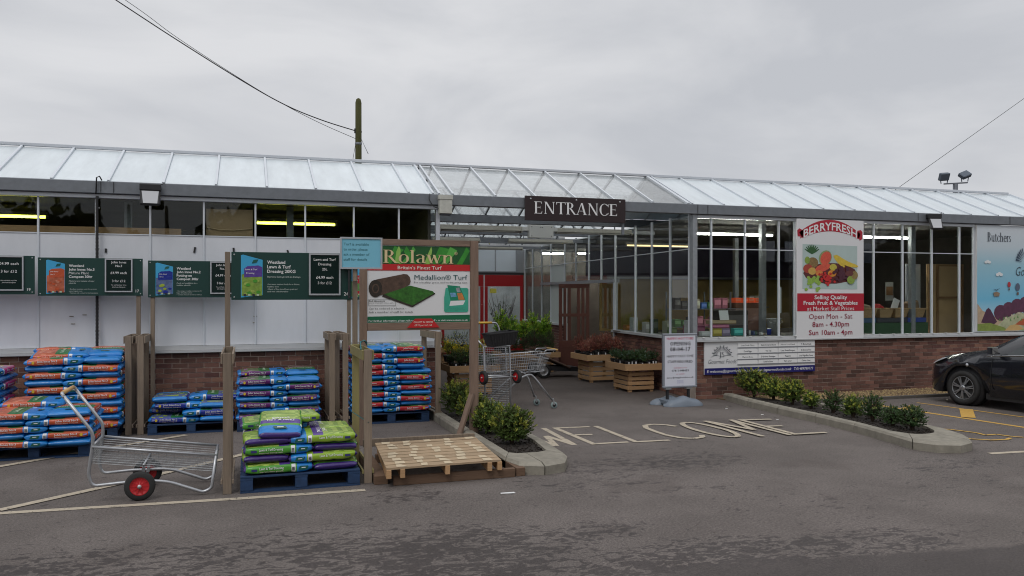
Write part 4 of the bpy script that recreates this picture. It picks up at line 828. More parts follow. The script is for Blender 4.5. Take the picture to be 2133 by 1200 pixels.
r=thing('fruit_stall_sign','tall white panel sign advertising fresh fruit and vegetables between the shop windows','sign',(10.8,13.18,1.1))
bd=boxo('board',r,10.03,13.12,1.085,11.60,13.16,3.395,mat('sign_white_panel',(.70,.70,.71),.35),.004)
X0,X1,Z0,Z1=10.03,11.60,1.085,3.395; sx=(X1-X0)/470.; sz=(Z1-Z0)/845.   # relative to a 470 x 845 layout, y down
bx=lambda a:X0+(a-80)*sx; bz=lambda b:Z1-(b-218)*sz*1.0
mb=MB(); SRED=mat('berry_red',(.42,.012,.03),.4); y=13.117
arc=lambda t:(t-.5)*2
top=[(95+ (525-95)*t, 218+ 95*(arc(t))**2+ 0) for t in [i/14 for i in range(15)]]; bot=[(118+(515-118)*t,300+52*(arc(t))**2) for t in [i/14 for i in range(15)]]
P=[(bx(a),y,bz(b)) for a,b in top]; Q=[(bx(a),y,bz(b)) for a,b in bot]
for i in range(14): mb.poly([Q[i],Q[i+1],P[i+1],P[i]],SRED)
mb.poly([(bx(a),y,bz(b)) for a,b in ((82,300),(96,285),(125,300),(120,345),(100,358),(105,343),(85,342))],SRED); mb.poly([(bx(a),y,bz(b)) for a,b in ((528,285),(540,300),(538,350),(520,362),(515,345),(505,340),(505,290))],SRED)
mb.poly([(bx(82),y,bz(868)),(bx(550),y,bz(868)),(bx(550),y,bz(742)),(bx(82),y,bz(742))],SRED)
def bow(a,b):
    t=(a-X0)/(X1-X0); c=(2*t-1); return (a,13.113,b-95*sz*c*c*.95+ .0)
mb.text('BERRYFRESH',bx(312),bz(292),.155,WH,0,al='C',w=375*sx,bold=.035,fn=bow)
for t,zz,h,wd in (('Selling Quality',783,.078,230),('Fresh Fruit & Vegetables',823,.078,380),('at Market Stall Prices',863,.078,330)): mb.text(t,bx(314),bz(zz),h,WH,13.113,al='C',w=wd*sx,bold=.025)
for t,zz,wd in (('Open Mon - Sat',922,305),('8am - 4.30pm',978,258),('Sun 10am - 4pm',1036,305)): mb.text(t,bx(314),bz(zz),.098,mat('berry_text',(.28,.02,.05),.5),13.113,al='C',w=wd*sx,bold=.008)
mb.build('lettering',bd,world=True)
mb=MB(); y=13.1165; mb.poly([(bx(a),y,bz(b)) for a,b in ((118,710),(502,712),(502,402),(118,395))],mat('fruit_backdrop',(.42,.52,.50),.5,var=.12,vs=2)); q=[0]
def blob(cx,cy,rx,ry,m,n=14,rot=0):
    q[0]+=.00016; c_,s_=math.cos(rot),math.sin(rot)
    mb.poly([(bx(cx+rx*math.cos(2*PI*t/n)*c_-ry*math.sin(2*PI*t/n)*s_),13.116-q[0],bz(cy+rx*math.cos(2*PI*t/n)*s_+ry*math.sin(2*PI*t/n)*c_)) for t in range(n)],m)
F=lambda n,c,v=.25:mat('fruit_'+n,c,.5,var=v,vs=25)
blob(312,600,190,75,F('dark',(.10,.02,.02)))
blob(188,525,38,38,F('pineapple',(.22,.14,.05),.6))
for a in range(9): an=-PI/2+(a-4)*.24; blob(182+30*math.cos(an),470+42*math.sin(an),6,36,F('crown',(.03,.10,.03)),6,an-PI/2)
blob(150,508,18,26,F('pear',(.22,.32,.05))); blob(155,568,34,32,F('apple',(.35,.05,.03))); blob(184,585,28,26,F('apple_y',(.55,.35,.08)))
blob(275,490,44,56,F('melon_rind',(.22,.30,.12)),16,.4); blob(278,492,36,50,F('melon',(.60,.09,.05),.3),16,.4); blob(258,560,56,26,F('melon',(.6,.09,.05)),14,-.35)
for a in range(6): blob(372+a*16,505+abs(a-1)*8,15,58,F('banana',(.62,.45,.05)),12,-.75-a*.12)
blob(330,556,26,24,F('apple_g',(.48,.42,.06))); blob(232,600,26,22,F('peach',(.6,.2,.05))); blob(322,600,30,24,F('orange',(.65,.25,.03))); 
for k in range(26): blob(180+rnd.gauss(15,26),645+rnd.gauss(8,24),11,11,F('grape_green',(.26,.42,.07)),10)
for k in range(30): blob(285+rnd.gauss(5,24),640+rnd.gauss(5,20),9,9,F('berry',(.50,.02,.02)),9)
for k in range(40): blob(390+rnd.gauss(5,26),612+rnd.gauss(0,28),11,11,F('grape_dark',(.07,.015,.03)),10)
blob(452,645,28,30,F('pear',(.3,.3,.08))); blob(478,612,24,30,F('pear_brown',(.25,.18,.06))); blob(440,600,30,20,F('dark2',(.12,.03,.03)))
mb.build('fruit_picture',bd,world=True)

r=thing('butchers_sign','sky blue mural panel headed Butchers with farm scene at the right end','sign',(14.54,13.2,1.15))
bd=boxo('board',r,14.545,13.17,1.155,17.1,13.232,3.405,mat('sign_white_panel',(.7,.7,.71)))
mb=MB(); y=13.168
m=bpy.data.materials.new('mural_sky'); m.use_nodes=True; nt=m.node_tree; b=nt.nodes['Principled BSDF']; b.inputs['Roughness'].default_value=.4; tc=nt.nodes.new('ShaderNodeTexCoord'); s_=nt.nodes.new('ShaderNodeSeparateXYZ'); c_=nt.nodes.new('ShaderNodeValToRGB'); nt.links.new(tc.outputs['Generated'],s_.inputs[0]); nt.links.new(s_.outputs[2],c_.inputs[0]); nt.links.new(c_.outputs[0],b.inputs[0])
e=c_.color_ramp.elements; e[0].position=0; e[0].color=(.55,.66,.70,1); e[1].position=1; e[1].color=(.60,.64,.68,1)
for p,c in ((.12,(.42,.60,.70,1)),(.30,(.16,.48,.68,1)),(.62,(.30,.52,.62,1)),(.8,(.52,.6,.65,1))): k=e.new(p); k.color=c
mb.poly([(14.555,y,1.16),(17.09,y,1.16),(17.09,y,3.40),(14.555,y,3.40)],m); mb.build('sky_print',bd,world=True)
mb=MB(); qq=[0]
def mp_(pts,m): qq[0]+=.0003; mb.poly([(a,y-.0005-qq[0],b) for a,b in pts],m)
PL=lambda n,c,v=.25:mat('mural_'+n,c,.5,var=v,vs=9)
mp_([(14.56,1.17),(14.56,1.75),(14.7,1.6),(14.95,1.5),(15.2,1.4),(17,1.4),(17.08,1.17)],PL('tan',(.45,.33,.22)))
mp_([(14.66,1.35),(14.8,1.62),(14.86,1.66),(14.92,1.62),(15.1,1.36),(15.0,1.3)],PL('plum',(.07,.02,.05)))
for (x,z,rr) in ((15.2,1.55,.19),(15.42,1.62,.18),(15.66,1.68,.19),(15.9,1.72,.2),(16.2,1.7,.24),(16.6,1.72,.28)): mp_([(x+rr*math.cos(t*PI/7),z+rr*.9*math.sin(t*PI/7)) for t in range(14)],PL('plum2',(.095,.025,.06),.5))
mp_([(15.0,1.2),(15.3,1.42),(15.7,1.56),(16.3,1.5),(17.08,1.6),(17.08,1.2)],PL('meadow',(.40,.42,.26),.4)); mp_([(14.56,1.17),(14.56,1.32),(14.9,1.34),(15.3,1.24),(15.4,1.17)],PL('green',(.20,.26,.05),.4)); mp_([(15.3,1.17),(15.45,1.28),(15.65,1.31),(15.9,1.17)],PL('path',(.55,.36,.14)))
mp_([(15.6,1.3),(15.8,1.42),(16.2,1.4),(16.4,1.3),(16.1,1.25)],PL('red',(.42,.09,.03)))
mp_([(15.7,1.17),(16.0,1.26),(17.05,1.3),(17.05,1.17)],PL('green2',(.30,.36,.15)))
for k in range(16): x=15.15+k*.10; z=1.38+.03*(k%3); mp_([(x,z),(x+.02,z+.06),(x+.045,z)],PL('leaf',(.10,.25,.06)))
for k in range(8): x=15.3+k*.18; z=1.42+.05*(k%3); mp_([(x,z),(x+.07,z),(x+.07,z+.04),(x,z+.045)],PL('cream',(.55,.5,.36)))
def cloud(x,z,s):
    for d in (-1,0,1): mp_([(x+d*.045*s+.045*s*math.cos(t*PI/6),z+(.02*s if d==0 else 0)+.03*s*math.sin(t*PI/6)) for t in range(12)],PL('cloud',(.72,.74,.75),.02))
cloud(14.83,2.62,1); cloud(15.15,2.36,1.1); cloud(16.1,2.9,1.4)
def balloon(x,z,s,m): mp_([(x+.045*s*math.cos(t*PI/8),z+.06*s*math.sin(t*PI/8)) for t in range(16)],m); mp_([(x-.02*s,z-.12*s),(x+.02*s,z-.12*s),(x+.02*s,z-.08*s),(x-.02*s,z-.08*s)],PL('basket',(.12,.08,.06)))
balloon(15.42,2.15,1,PL('balloon_red',(.45,.03,.04))); balloon(15.66,2.10,1.4,PL('balloon_slate',(.09,.12,.18))); mp_([(14.98,1.98),(15.0,1.90),(15.14,1.90),(15.16,1.97),(15.08,2.0)],PL('pig',(.25,.18,.12))); mp_([(14.98,2.06),(15.07,2.02),(15.17,2.08),(15.07,2.04)],PL('wing',(.03,.05,.09)))
for k in range(6): a=PI*(.62+.06*k); mp_([(15.9+.30*math.cos(a),2.62+.34*math.sin(a)),(15.9+.12*math.cos(a),2.60+.14*math.sin(a)),(15.9+.30*math.cos(a+.06),2.60+.34*math.sin(a+.06))],PL('ray',(.02,.04,.08)))
mb.build('farm_picture',bd,world=True)
seriftext('Butchers',14.83,3.06,.19,mat('mural_ink',(.03,.04,.06),.5),13.162,.66).build('lettering',bd,world=True)
mb=MB(); mb.text('Gourmet Foods',15.60,2.34,.2,MATS['mural_ink'],13.160,w=1.35,slant=.2,bold=-.01); mb.build('lettering',bd,world=True)

r=thing('price_list_sign','white and navy sign with rising sun emblem and product list on brick wall','sign',(9.2,13.18,.44))
bd=boxo('board',r,8.03,13.155,.455,10.47,13.185,1.063,mat('sign_white_panel',(.7,.7,.71)),.003); y=13.152
X0=8.03; kx=2.44/932.; bx=lambda a:X0+(a-763)*kx
def bz(b): return 1.063-(b-205)*.608/285
mb=MB(); mb.poly([(8.031,y,.456),(10.469,y,.456),(10.469,y,.575),(8.031,y,.575)],mat('sign_navy',(.012,.012,.13),.4))
mb.text('E: welcome@jsgourmetfoods.co.uk   www.jsgourmetfoods.co.uk   T:01489780173',8.08,.492,.05,WH,y-.001,w=2.34,slant=.2,bold=.008); INK=MATS['mural_ink']
cx=bx(905); cz=.80
for t in range(17):
    a=R(8+t*10.3); r1=.095 if t%2 else .10; r2=.17+(.025 if t%2 else 0)
    mb.poly([(cx+r1*1.1*math.cos(a-.03),y-.001,cz+r1*math.sin(a-.03)),(cx+r2*1.15*math.cos(a-.045),y-.001,cz+r2*math.sin(a-.045)),(cx+r2*1.15*math.cos(a+.045),y-.001,cz+r2*math.sin(a+.045)),(cx+r1*1.1*math.cos(a+.03),y-.001,cz+r1*math.sin(a+.03))],INK)
for (s0,s1) in ((-1,0),(0,1)): 
    P=[(cx+s0*.24+ .24*t/10, .775+.03*math.sin(PI*t/10)) for t in range(11)]
    for a,b in zip(P,P[1:]): mb.poly([(a[0],y-.001,a[1]),(b[0],y-.001,b[1]),(b[0],y-.001,b[1]+.006),(a[0],y-.001,a[1]+.006)],INK)
mb.text('Gourmet Foods',cx,.655,.085,INK,y-.001,al='C',w=.60,slant=.25,bold=-.012); mb.build('lettering',bd,world=True)
seriftext('JS',cx-.055,.775,.10,INK,y-.003,.11).build('lettering',bd,world=True)
cols=[(1035,1195),(1208,1368),(1378,1535),(1540,1690)]; rows=[(222,252),(275,305),(325,355),(375,400)]
items=[['Lean Steak Mince','Oak dry-cured Bacon','Minced Local Lamb','T. Bone Steak'],['Duck Eggs','Ox Tail','Lean Steak Burgers','Delicious Pies'],['Marrow Bone','Delicious Sausages','Faggots','Local Wight/Bleu Cheese'],['',"Lamb's Liver","Pig's Liver",'Calves Liver']]
for i,(ra,rb) in enumerate(rows):
    boxo('slot_rail',bd,bx(1031),13.14,bz(rb+12)-.0,bx(1693),13.1545,bz(rb+7),mat('slot_grey',(.22,.23,.26),.5))
    for j,(ca,cb) in enumerate(cols):
        c=MB().box(bx(ca),13.144,bz(rb+5),bx(cb),13.1545,bz(ra-3),WHITE); 
        if items[i][j]: c.text(items[i][j],(bx(ca)+bx(cb))/2,bz(rb-5),.030,INK,13.1425,al='C',wmax=(cb-ca)*kx*.8,bold=.02,res=1)
        c.build('name_card',bd,world=True)

# ---------------------------------------------------------------- pavement sign
r=thing('pavement_sign','grey swing sign on moulded base advertising hot tubs at the shop corner','sign',(7.22,12.72,0)); Y=12.72
BASEG=mat('moulded_grey',(.16,.19,.23),.45,var=.05,vs=4)
mb=MB(); NX=14
for (yc,xo) in ((-.16,0),(.14,-.10)):
    vs=[];fs=[]
    for i in range(NX+1):
        u=-1+2*i/NX; x=7.24+xo+u*.385
        hh=.045+.12*math.exp(-(u*1.3)**2)*(1 if yc<0 else .8)+.012*math.cos(u*9); w_=.10*(1-abs(u)**5)**.5+.015
        for j in range(9): a=PI*j/8; vs.append((x,Y+yc-w_*math.cos(a)*1.25,hh*math.sin(a)**.8*(1-abs(u)**7*.75)+.002))
    for i in range(NX):
        for j in range(8): fs.append((i*9+j,(i+1)*9+j,(i+1)*9+j+1,i*9+j+1))
    mb.add(vs,fs,BASEG,True)
mb.box(6.9,Y-.16,.04,7.5,Y+.16,.10,BASEG); mb.build('base',r,world=True)
for x in (7.02,7.44): boxo('spring_leg',r,x-.02,Y-.02,.10,x+.02,Y+.02,.30,BLACK)
boxo('bracket',r,6.97,Y-.04,.275,7.08,Y+.04,.30,CHROME); boxo('bracket',r,7.38,Y-.04,.275,7.49,Y+.04,.30,CHROME)
x0,x1,z0_,z1_=6.925,7.605,.30,1.255; mb=MB(); fm=mat('snap_frame_grey',(.30,.32,.36),.35,.4)
for (a,b,c,d) in ((x0,z1_-.035,x1,z1_),(x0,z0_,x1,z0_+.035),(x0,z0_+.035,x0+.035,z1_-.035),(x1-.035,z0_+.035,x1,z1_-.035)): mb.box(a,Y-.028,b,c,Y+.028,d,fm)
mb.build('frame',r,world=True,bevel=.008); bd=boxo('poster',r,x0+.036,Y-.02,z0_+.036,x1-.036,Y+.02,z1_-.036,mat('poster_white',(.66,.67,.74),.3)); mb=MB(); c=(x0+x1)/2; H_=.955
PINK=mat('poster_pink',(.50,.07,.14),.5)
for t,v,h,w_,m_,bo in (('HAPPY HOT TUBS',.117,.047,.53,PINK,.015),('OPENING',.222,.068,.41,DKP,.02),('08-04-17',.328,.075,.41,DKP,.02),('HAPPY PART TIME',.443,.047,.53,DKP,.012),('STAFF REQUIRED',.543,.047,.50,DKP,.012),('Call James on',.645,.028,.26,PINK,0),('07811 848653',.703,.036,.34,DKP,.012),('or email',.758,.024,.16,PINK,0),('james@happyhottubs.co.uk',.825,.028,.53,DKP,.008)):
    mb.text(t,c,z1_-H_*v,h,m_,Y-.0215,al='C',w=w_,bold=bo,res=1)
for k in range(5): mb.text('~~~~',c,z1_-.925*H_+k*.012,.02,mat('poster_lilac',(.25,.25,.5),.5),Y-.0215,al='C',w=.13,res=1)
mb.build('lettering',bd,world=True)

# ---------------------------------------------------------------- wheels
def wheel(parent,c,axis,R_,w,rimc=RED,name='wheel',rim=.64,hub=CHROME):
    t=MB().rev(c,axis,[(R_*rim,-w*.5),(R_*.9,-w*.5),(R_,-w*.28),(R_,w*.28),(R_*.9,w*.5),(R_*rim,w*.5)],RUBBER,28,caps=False).build('tyre',None)
    wv=MB().rev(c,axis,[(R_*.12,-w*.62),(R_*.16,-w*.3),(R_*rim*.9,-w*.20),(R_*rim,-w*.46),(R_*rim*1.0,w*.46),(R_*rim*.9,w*.20),(R_*.16,w*.3),(R_*.12,w*.62)],rimc,28)
    A=Vector(axis).normalized(); q=Vector((0,0,1)) if abs(A.z)<.9 else Vector((1,0,0)); e1=A.cross(q).normalized(); e2=A.cross(e1); C_=Vector(c)
    for k in range(10):
        d=e1*math.cos(k*PI/5)+e2*math.sin(k*PI/5)
        for s in (-1,1): wv.beam(C_+d*R_*.15+A*s*w*.27,C_+d*R_*rim*.9+A*s*w*.2,.007,.012,rimc)
    o=wv.build(name,parent,world=True); t.parent=o; t.location=-parent.location
    MB().rev(c,axis,[(.004,-w*.8),(R_*.13,-w*.72),(R_*.14,-w*.55),(R_*.14,w*.55),(R_*.13,w*.72),(.004,w*.8)],hub,14).build('hub_cap',o,world=True)
    return o
def smooth(pts,n=5):
    P=[Vector(p) for p in pts]; out=[P[0]]
    for i in range(1,len(P)-1):
        a,b,c=P[i-1],P[i],P[i+1]; k=min(.05,(b-a).length*.4,(c-b).length*.4); p=b+(a-b).normalized()*k; q=b+(c-b).normalized()*k
        for t in range(n+1): u=t/n; out.append(p*(1-u)**2+b*2*u*(1-u)+q*u*u)
    return out+[P[-1]]
# front platform trolley, tipped on to its right end
def platform_trolley(label,xf,basket_wires=True):
    r=thing('platform_trolley',label,'trolley',(0,0,0)); NY,FY=8.435,9.0
    def b(mb,name): return mb.build(name,r,xf=xf)
    for y in (NY,FY):
        b(MB().tube(smooth([(-1.62,y,1.02),(-1.37,y,.66),(-1.365,y,.56),(-1.405,y,.26),(-1.37,y,.155),(-1.10,y,.17),(-.82,y,.165),(-.70,y,.145),(-.40,y,.025),(-.325,y,.06),(-.285,y,.375)]),.0155,TUBE,10),'side_frame')
        b(MB().tube([(-1.372,y-.012*(1 if y<8.6 else -1),.525),(-.283,y,.375)],.013,TUBE,8),'top_rail')
    b(MB().tube(smooth([(-1.60,NY,.99),(-1.625,NY,1.03),(-1.625,FY,1.03),(-1.60,FY,.99)]),.0155,TUBE,10),'handle'); b(MB().tube([(-1.626,NY+.04,1.031),(-1.626,FY-.04,1.031)],.020,mat('handle_tan',(.55,.33,.12),.5),10),'grip')
    for (x,z) in ((-1.372,.525),(-.285,.377)): b(MB().tube([(x,NY,z),(x,FY,z)],.013,TUBE,8),'end_rail')
    w=MB(); dz=.155
    def Z(x): return .525-(x+1.372)*.138
    for y in (NY+.004,FY-.004):
        for k in range(1,8): w.bar((-1.37,y,Z(-1.37)-dz*k/7),(-.30,y,Z(-.30)-dz*k/7),.0022,CHROME)
        for k in range(16): x=-1.36+k*.07; w.bar((x,y,Z(x)),(x-.004,y,Z(x)-dz),.0010,WIREG)
    for x in (-1.37,-.30):
        for k in range(1,7): w.bar((x,NY,Z(x)-dz*k/7),(x,FY,Z(x)-dz*k/7),.0026,CHROME)
        for k in range(15): y=NY+k*.04; w.bar((x,y,Z(x)),(x,y,Z(x)-dz),.002,CHROME)
    for k in range(15): y=NY+.01+k*.0395; w.bar((-1.37,y,Z(-1.37)-dz),(-.30,y,Z(-.3)-dz),.0017,WIREG)
    for k in range(28): x=-1.36+k*.039; w.bar((x,NY,Z(x)-dz),(x,FY,Z(x)-dz),.0016,WIREG)
    tag(b(w,'wire_mesh'),kind='stuff')
    b(MB().tube([(-.96,NY-.02,.136),(-.96,FY+.02,.136)],.010,TUBE,8).beam((-.95,NY+.03,.15),(-.93,NY+.03,.32),.03,.008,TUBE,(0,1,0)).beam((-.95,FY-.03,.15),(-.93,FY-.03,.32),.03,.008,TUBE,(0,1,0)),'axle')
    b(MB().tube([(-.93,NY,.325),(-.93,FY,.325)],.011,TUBE,8),'cross_tube')
    for y in (NY-.045,FY+.045):
        o=wheel(r,(-.96,y,.136),(0,1,0),.136,.055)
        o.matrix_local=xf if xf is not None else Matrix.Identity(4)
    return r
platform_trolley('empty galvanised platform trolley with red hubbed wheels left of the front timber post',Matrix.Identity(4))
# second platform trolley upended near the entrance; long axis vertical, bed facing the camera
LEAN=Matrix.Translation((3.60,12.60,.0))@Matrix.Rotation(R(-4),4,'X')@Matrix.Rotation(R(8),4,'Z')
r=thing('platform_trolley','galvanised platform trolley stood upright on end with yellow grip behind shrubs','trolley',(0,0,0))
def b(mb,name): return mb.build(name,r,xf=LEAN)
for x in (0.06,.52): b(MB().tube(smooth([(x,.02,.02),(x,-.03,.6),(x,0,1.08),(x,.04,1.12)]),.0155,TUBE,10),'side_frame')
b(MB().tube(smooth([(.06,.0,1.10),(.0,.10,1.20),(-.06,.14,1.42),(-.04,.15,1.49),(.36,.15,1.49),(.40,.15,1.42),(.44,.14,1.25)]),.0155,TUBE,10),'handle'); b(MB().tube([(.04,.15,1.491),(.28,.15,1.491)],.02,mat('grip_yellow',(.62,.36,.04),.5),10),'grip')
for z in (.05,1.10,.62): b(MB().tube([(.04,0,z),(.54,0,z)],.013,TUBE,8),'cross_tube')
for x in (-.08,.54): b(MB().tube([(x,.16,.05),(x,.18,1.08)],.008,TUBE,6),'rear_rail')
w=MB()
for k in range(36): z=.06+k*.029; w.bar((-.08,.16,z),(.54,.10,z),.0028,CHROME); w.bar((-.08,.16,z),(-.08,.30,z),.0022,CHROME)
for k in range(17): x=-.08+k*.038; w.bar((x,.155-k*.004,.62),(x,.165-k*.004,1.08),.0024,CHROME)
for k in range(5): x=-.08+k*.15; w.bar((x,.155-k*.012,.05),(x,.165-k*.012,.62),.0024,CHROME)
tag(b(w,'wire_mesh'),kind='stuff')
for x in (.0,.60): o=wheel(r,(x,-.10,.60),(1,.12,0),.112,.06); o.matrix_local=LEAN
b(MB().tube([(.0,-.10,.60),(.60,-.10,.60)],.011,TUBE,8),'axle')
# black basket resting on it
r=thing('shopping_basket','black plastic shopping basket perched on the upended trolley','basket',(3.92,12.58,1.10),R(8))
mb=MB(); T0,B0=(.25,.16),(.20,.12); vs=[]
for (a,c,z) in ((*B0,0.02),(*T0,.225),(T0[0]-.008,T0[1]-.008,.225),(B0[0]-.008,B0[1]-.008,.028)): vs+=[(-a,-c,z),(a,-c,z),(a,c,z),(-a,c,z)]
mb.add(vs,[(4*i+j,4*i+(j+1)%4,4*i+4+(j+1)%4,4*i+4+j) for i in range(3) for j in range(4)]+[(0,3,2,1),(12,13,14,15)],BLACK); mb.build('tub',r)
for k in range(10): x=-.19+k*.042; MB().beam((x,-.128,.03),(x*1.16,-.160,.20),.008,.006,mat('black_rib',(.03,.03,.032),.5)).build('rib',r)
MB().tube([(-.25,-.16,.228),(.25,-.16,.228),(.25,.16,.228),(-.25,.16,.228)],.012,BLACK,6,closed=True).build('rim',r); MB().tube(smooth([(.25,-.1,.23),(.19,-.1,.246),(.19,.1,.246),(.25,.1,.23)]),.006,BLACK,6).build('handle',r)
r.rotation_euler=(R(0),R(-5),R(8))
# shopping trolley
r=thing('shopping_trolley','chrome wire shopping trolley parked behind the upended platform trolley','trolley',(4.2,13.0,0))
mb=MB(); A=[(3.86,12.85,.62),(4.78,12.95,.64),(4.78,13.35,.64),(3.86,13.25,.62)]; Tt=[(3.80,12.82,.90),(4.90,12.88,.95),(4.90,13.42,.95),(3.80,13.32,.90)]
LP=lambda p,q,t:tuple(p[i]+(q[i]-p[i])*t for i in range(3))
for i in range(4):
    j=(i+1)%4; n=24 if i%2==0 else 10
    for k in range(n+1): mb.bar(LP(A[i],A[j],k/n),LP(Tt[i],Tt[j],k/n),.0028,CHROME)
    for t in (.35,.7): mb.bar(LP(A[i],Tt[i],t),LP(A[j],Tt[j],t),.003,CHROME)
for k in range(12): mb.bar(LP(A[0],A[1],k/11),LP(A[3],A[2],k/11),.003,CHROME)
tag(mb.build('basket_wires',r,world=True),kind='stuff')
MB().tube(Tt,.008,TUBE,6,closed=True).build('top_rim',r,world=True); MB().tube(A,.008,TUBE,6,closed=True).build('bottom_rim',r,world=True)
for y in (12.92,13.38): MB().tube(smooth([(4.78,y-.02,.90),(4.80,y-.02,1.0),(5.02,y,1.0)]),.010,TUBE,6).build('handle_arm',r,world=True)
MB().tube([(5.02,12.90,1.0),(5.02,13.40,1.0)],.016,mat('handle_amber',(.5,.3,.08),.4),8).build('handle',r,world=True)
for (y,x) in ((12.95,4.94),(13.38,4.78)): MB().tube(smooth([(3.98,y,.20),(4.40,y,.55),(4.56,y,.60),(4.66,y,.50),(x,y,.15)],7),.0165,TUBE,10).build('leg_tube',r,world=True)
MB().tube([(4.1,12.95,.31),(4.1,13.38,.31)],.009,TUBE,6).build('cross_tube',r,world=True); MB().tube([(3.98,12.95,.2),(3.98,13.38,.2)],.009,TUBE,6).build('cross_tube',r,world=True)
for (x,y) in ((4.96,12.95),(4.80,13.38),(4.0,12.95),(4.0,13.38)):
    c=MB().beam((x,y,.17),(x+.02,y,.06),.035,.025,CHROME).build('castor',r,world=True); MB().rev((x+.02,y,.058),(0,1,0),[(.03,-.013),(.058,-.013),(.058,.013),(.03,.013),(.03,-.013)],mat('castor_grey',(.25,.32,.32),.5),18,caps=False).build('tyre',c,world=True); MB().rev((x+.02,y,.058),(0,1,0),[(.004,-.016),(.03,-.016),(.03,.016),(.004,.016)],BLACK,12).build('hub',c,world=True)

# ---------------------------------------------------------------- foliage
def leafmat(n,rgb,v=.35,hue=.02,tr=.25): return mat(n,rgb,.55,rand=v,hue=hue,trans=tr,spec=.4)
def leaf(mb,c,d,up,L,w,m):
    d=d.normalized(); s=d.cross(up); 
    if s.length<1e-3: s=d.cross(Vector((1,0,0)))
    s.normalize(); n=s.cross(d); a=c; b=c+d*L*.5+s*w*.5+n*w*.12; e=c+d*L; f=c+d*L*.5-s*w*.5+n*w*.12; g=c+d*L*.5
    mb.add([a,b,e,f,g],[(0,1,4),(1,2,4),(2,3,4),(3,0,4)],m)
def rv(): 
    while 1:
        v=Vector((rnd.uniform(-1,1),rnd.uniform(-1,1),rnd.uniform(-1,1)))
        if .05<v.length<1: return v
def crown(mb,c,rx,ry,rz,nb,nl,L,w,mats,newp=.3,lump=.35):
    c=Vector(c); lob=[(rv().normalized(),rnd.uniform(.6,1)) for _ in range(7)]
    for k in range(nb):
        v=rv().normalized()*rnd.uniform(.45,1.0)
        if v.z<-.75: v.z*=.6
        l=1+lump*max(0,max(v.normalized().dot(q)*s for q,s in lob)-.6)*2-lump*.5+rnd.uniform(-.08,.12)
        p=c+Vector((v.x*rx,v.y*ry,v.z*rz))*l; out=Vector((v.x,v.y,v.z*.6+.55)).normalized()
        outer=v.length>.8 and v.z>-.2
        if rnd.random()<.5: mb.bar(c+(p-c)*.35-Vector((0,0,rz*.2)),p,.003,mats[-1],3)
        m=mats[1] if (outer and rnd.random()<newp) else mats[0]
        for j in range(nl):
            t=j/nl; q=p+out*L*1.6*(t-.3); d=(out*.6+rv()*.9).normalized(); leaf(mb,q,d,out,L*rnd.uniform(.7,1.15),w,m)
LG=leafmat('leaf_mid_green',(.09,.14,.025)); LY=leafmat('leaf_new_yellow',(.34,.36,.05)); TW=mat('twig',(.07,.045,.03),.9)
LD=leafmat('leaf_dark',(.045,.085,.025)); LO=leafmat('leaf_olive',(.17,.20,.05))
def shrub(label,x,y,w,h,mats,n=210,L=.040,group=None,newp=.4,z=.09):
    r=thing('shrub',label,'shrub',(x,y,z),group=group)
    f=MB(); crown(f,(0,0,h*.50),w/2,w/2,h*.55,int(n*1.5),10,L,L*.52,mats+[TW],newp); f.build('foliage',r)
    s=MB()
    for k in range(6): a=k*1.05; s.tube([(0,0,-.08),(.03*math.cos(a),.03*math.sin(a),.08),(w*.22*math.cos(a),w*.22*math.sin(a),h*.5)],[.011,.009,.004],TW,5)
    s.build('stem',r); return r
gl='shrubs in the short kerbed bed left of the entrance'; gr_='shrubs in the long kerbed bed by the black car'
shrub('largest yellow green shrub at the nose of the left bed',3.14,9.62,.50,.46,[LG,LY],480,.032,gl,.45)
shrub('yellow green shrub second from the nose of the left bed behind the board post',3.10,10.45,.50,.44,[LG,LY],420,.032,gl,.6)
shrub('shrub in the left bed behind the diagonal timber brace',3.1,11.3,.52,.46,[LG,LY],340,.034,gl,.6)
shrub('shrub at the back of the left bed next to the red stack divider',3.08,12.1,.6,.55,[LG,LY],340,.034,gl,.5)
for (x,y,w_,h_,n_,np_,lab) in ((8.80,12.72,.66,.50,400,.7,'largest bright shrub nearest the pavement sign'),(8.80,12.15,.46,.40,230,.6,'second shrub from the pavement sign end of the long bed'),(8.74,11.55,.44,.44,250,.65,'third bright pointed shrub in the long bed'),(8.72,11.05,.28,.28,110,.6,'smallest round shrub in the long bed'),
   (8.74,10.55,.32,.36,90,.25,'sparse dark shrub in the middle of the long bed'),(8.72,10.08,.32,.34,140,.55,'yellow green shrub right of the sparse dark one'),(8.70,9.66,.32,.40,120,.4,'upright shrub third from the kerbed tip of the long bed'),(8.68,9.25,.34,.27,120,.3,'dark low shrub second from the kerbed tip'),(8.66,8.88,.40,.34,150,.25,'shrub at the kerbed tip of the long bed')):
    shrub(lab,x,y,w_,h_,[LG if np_>.5 else LD,LY if np_>.5 else LO],int(n_*1.25),.031,gr_,np_)
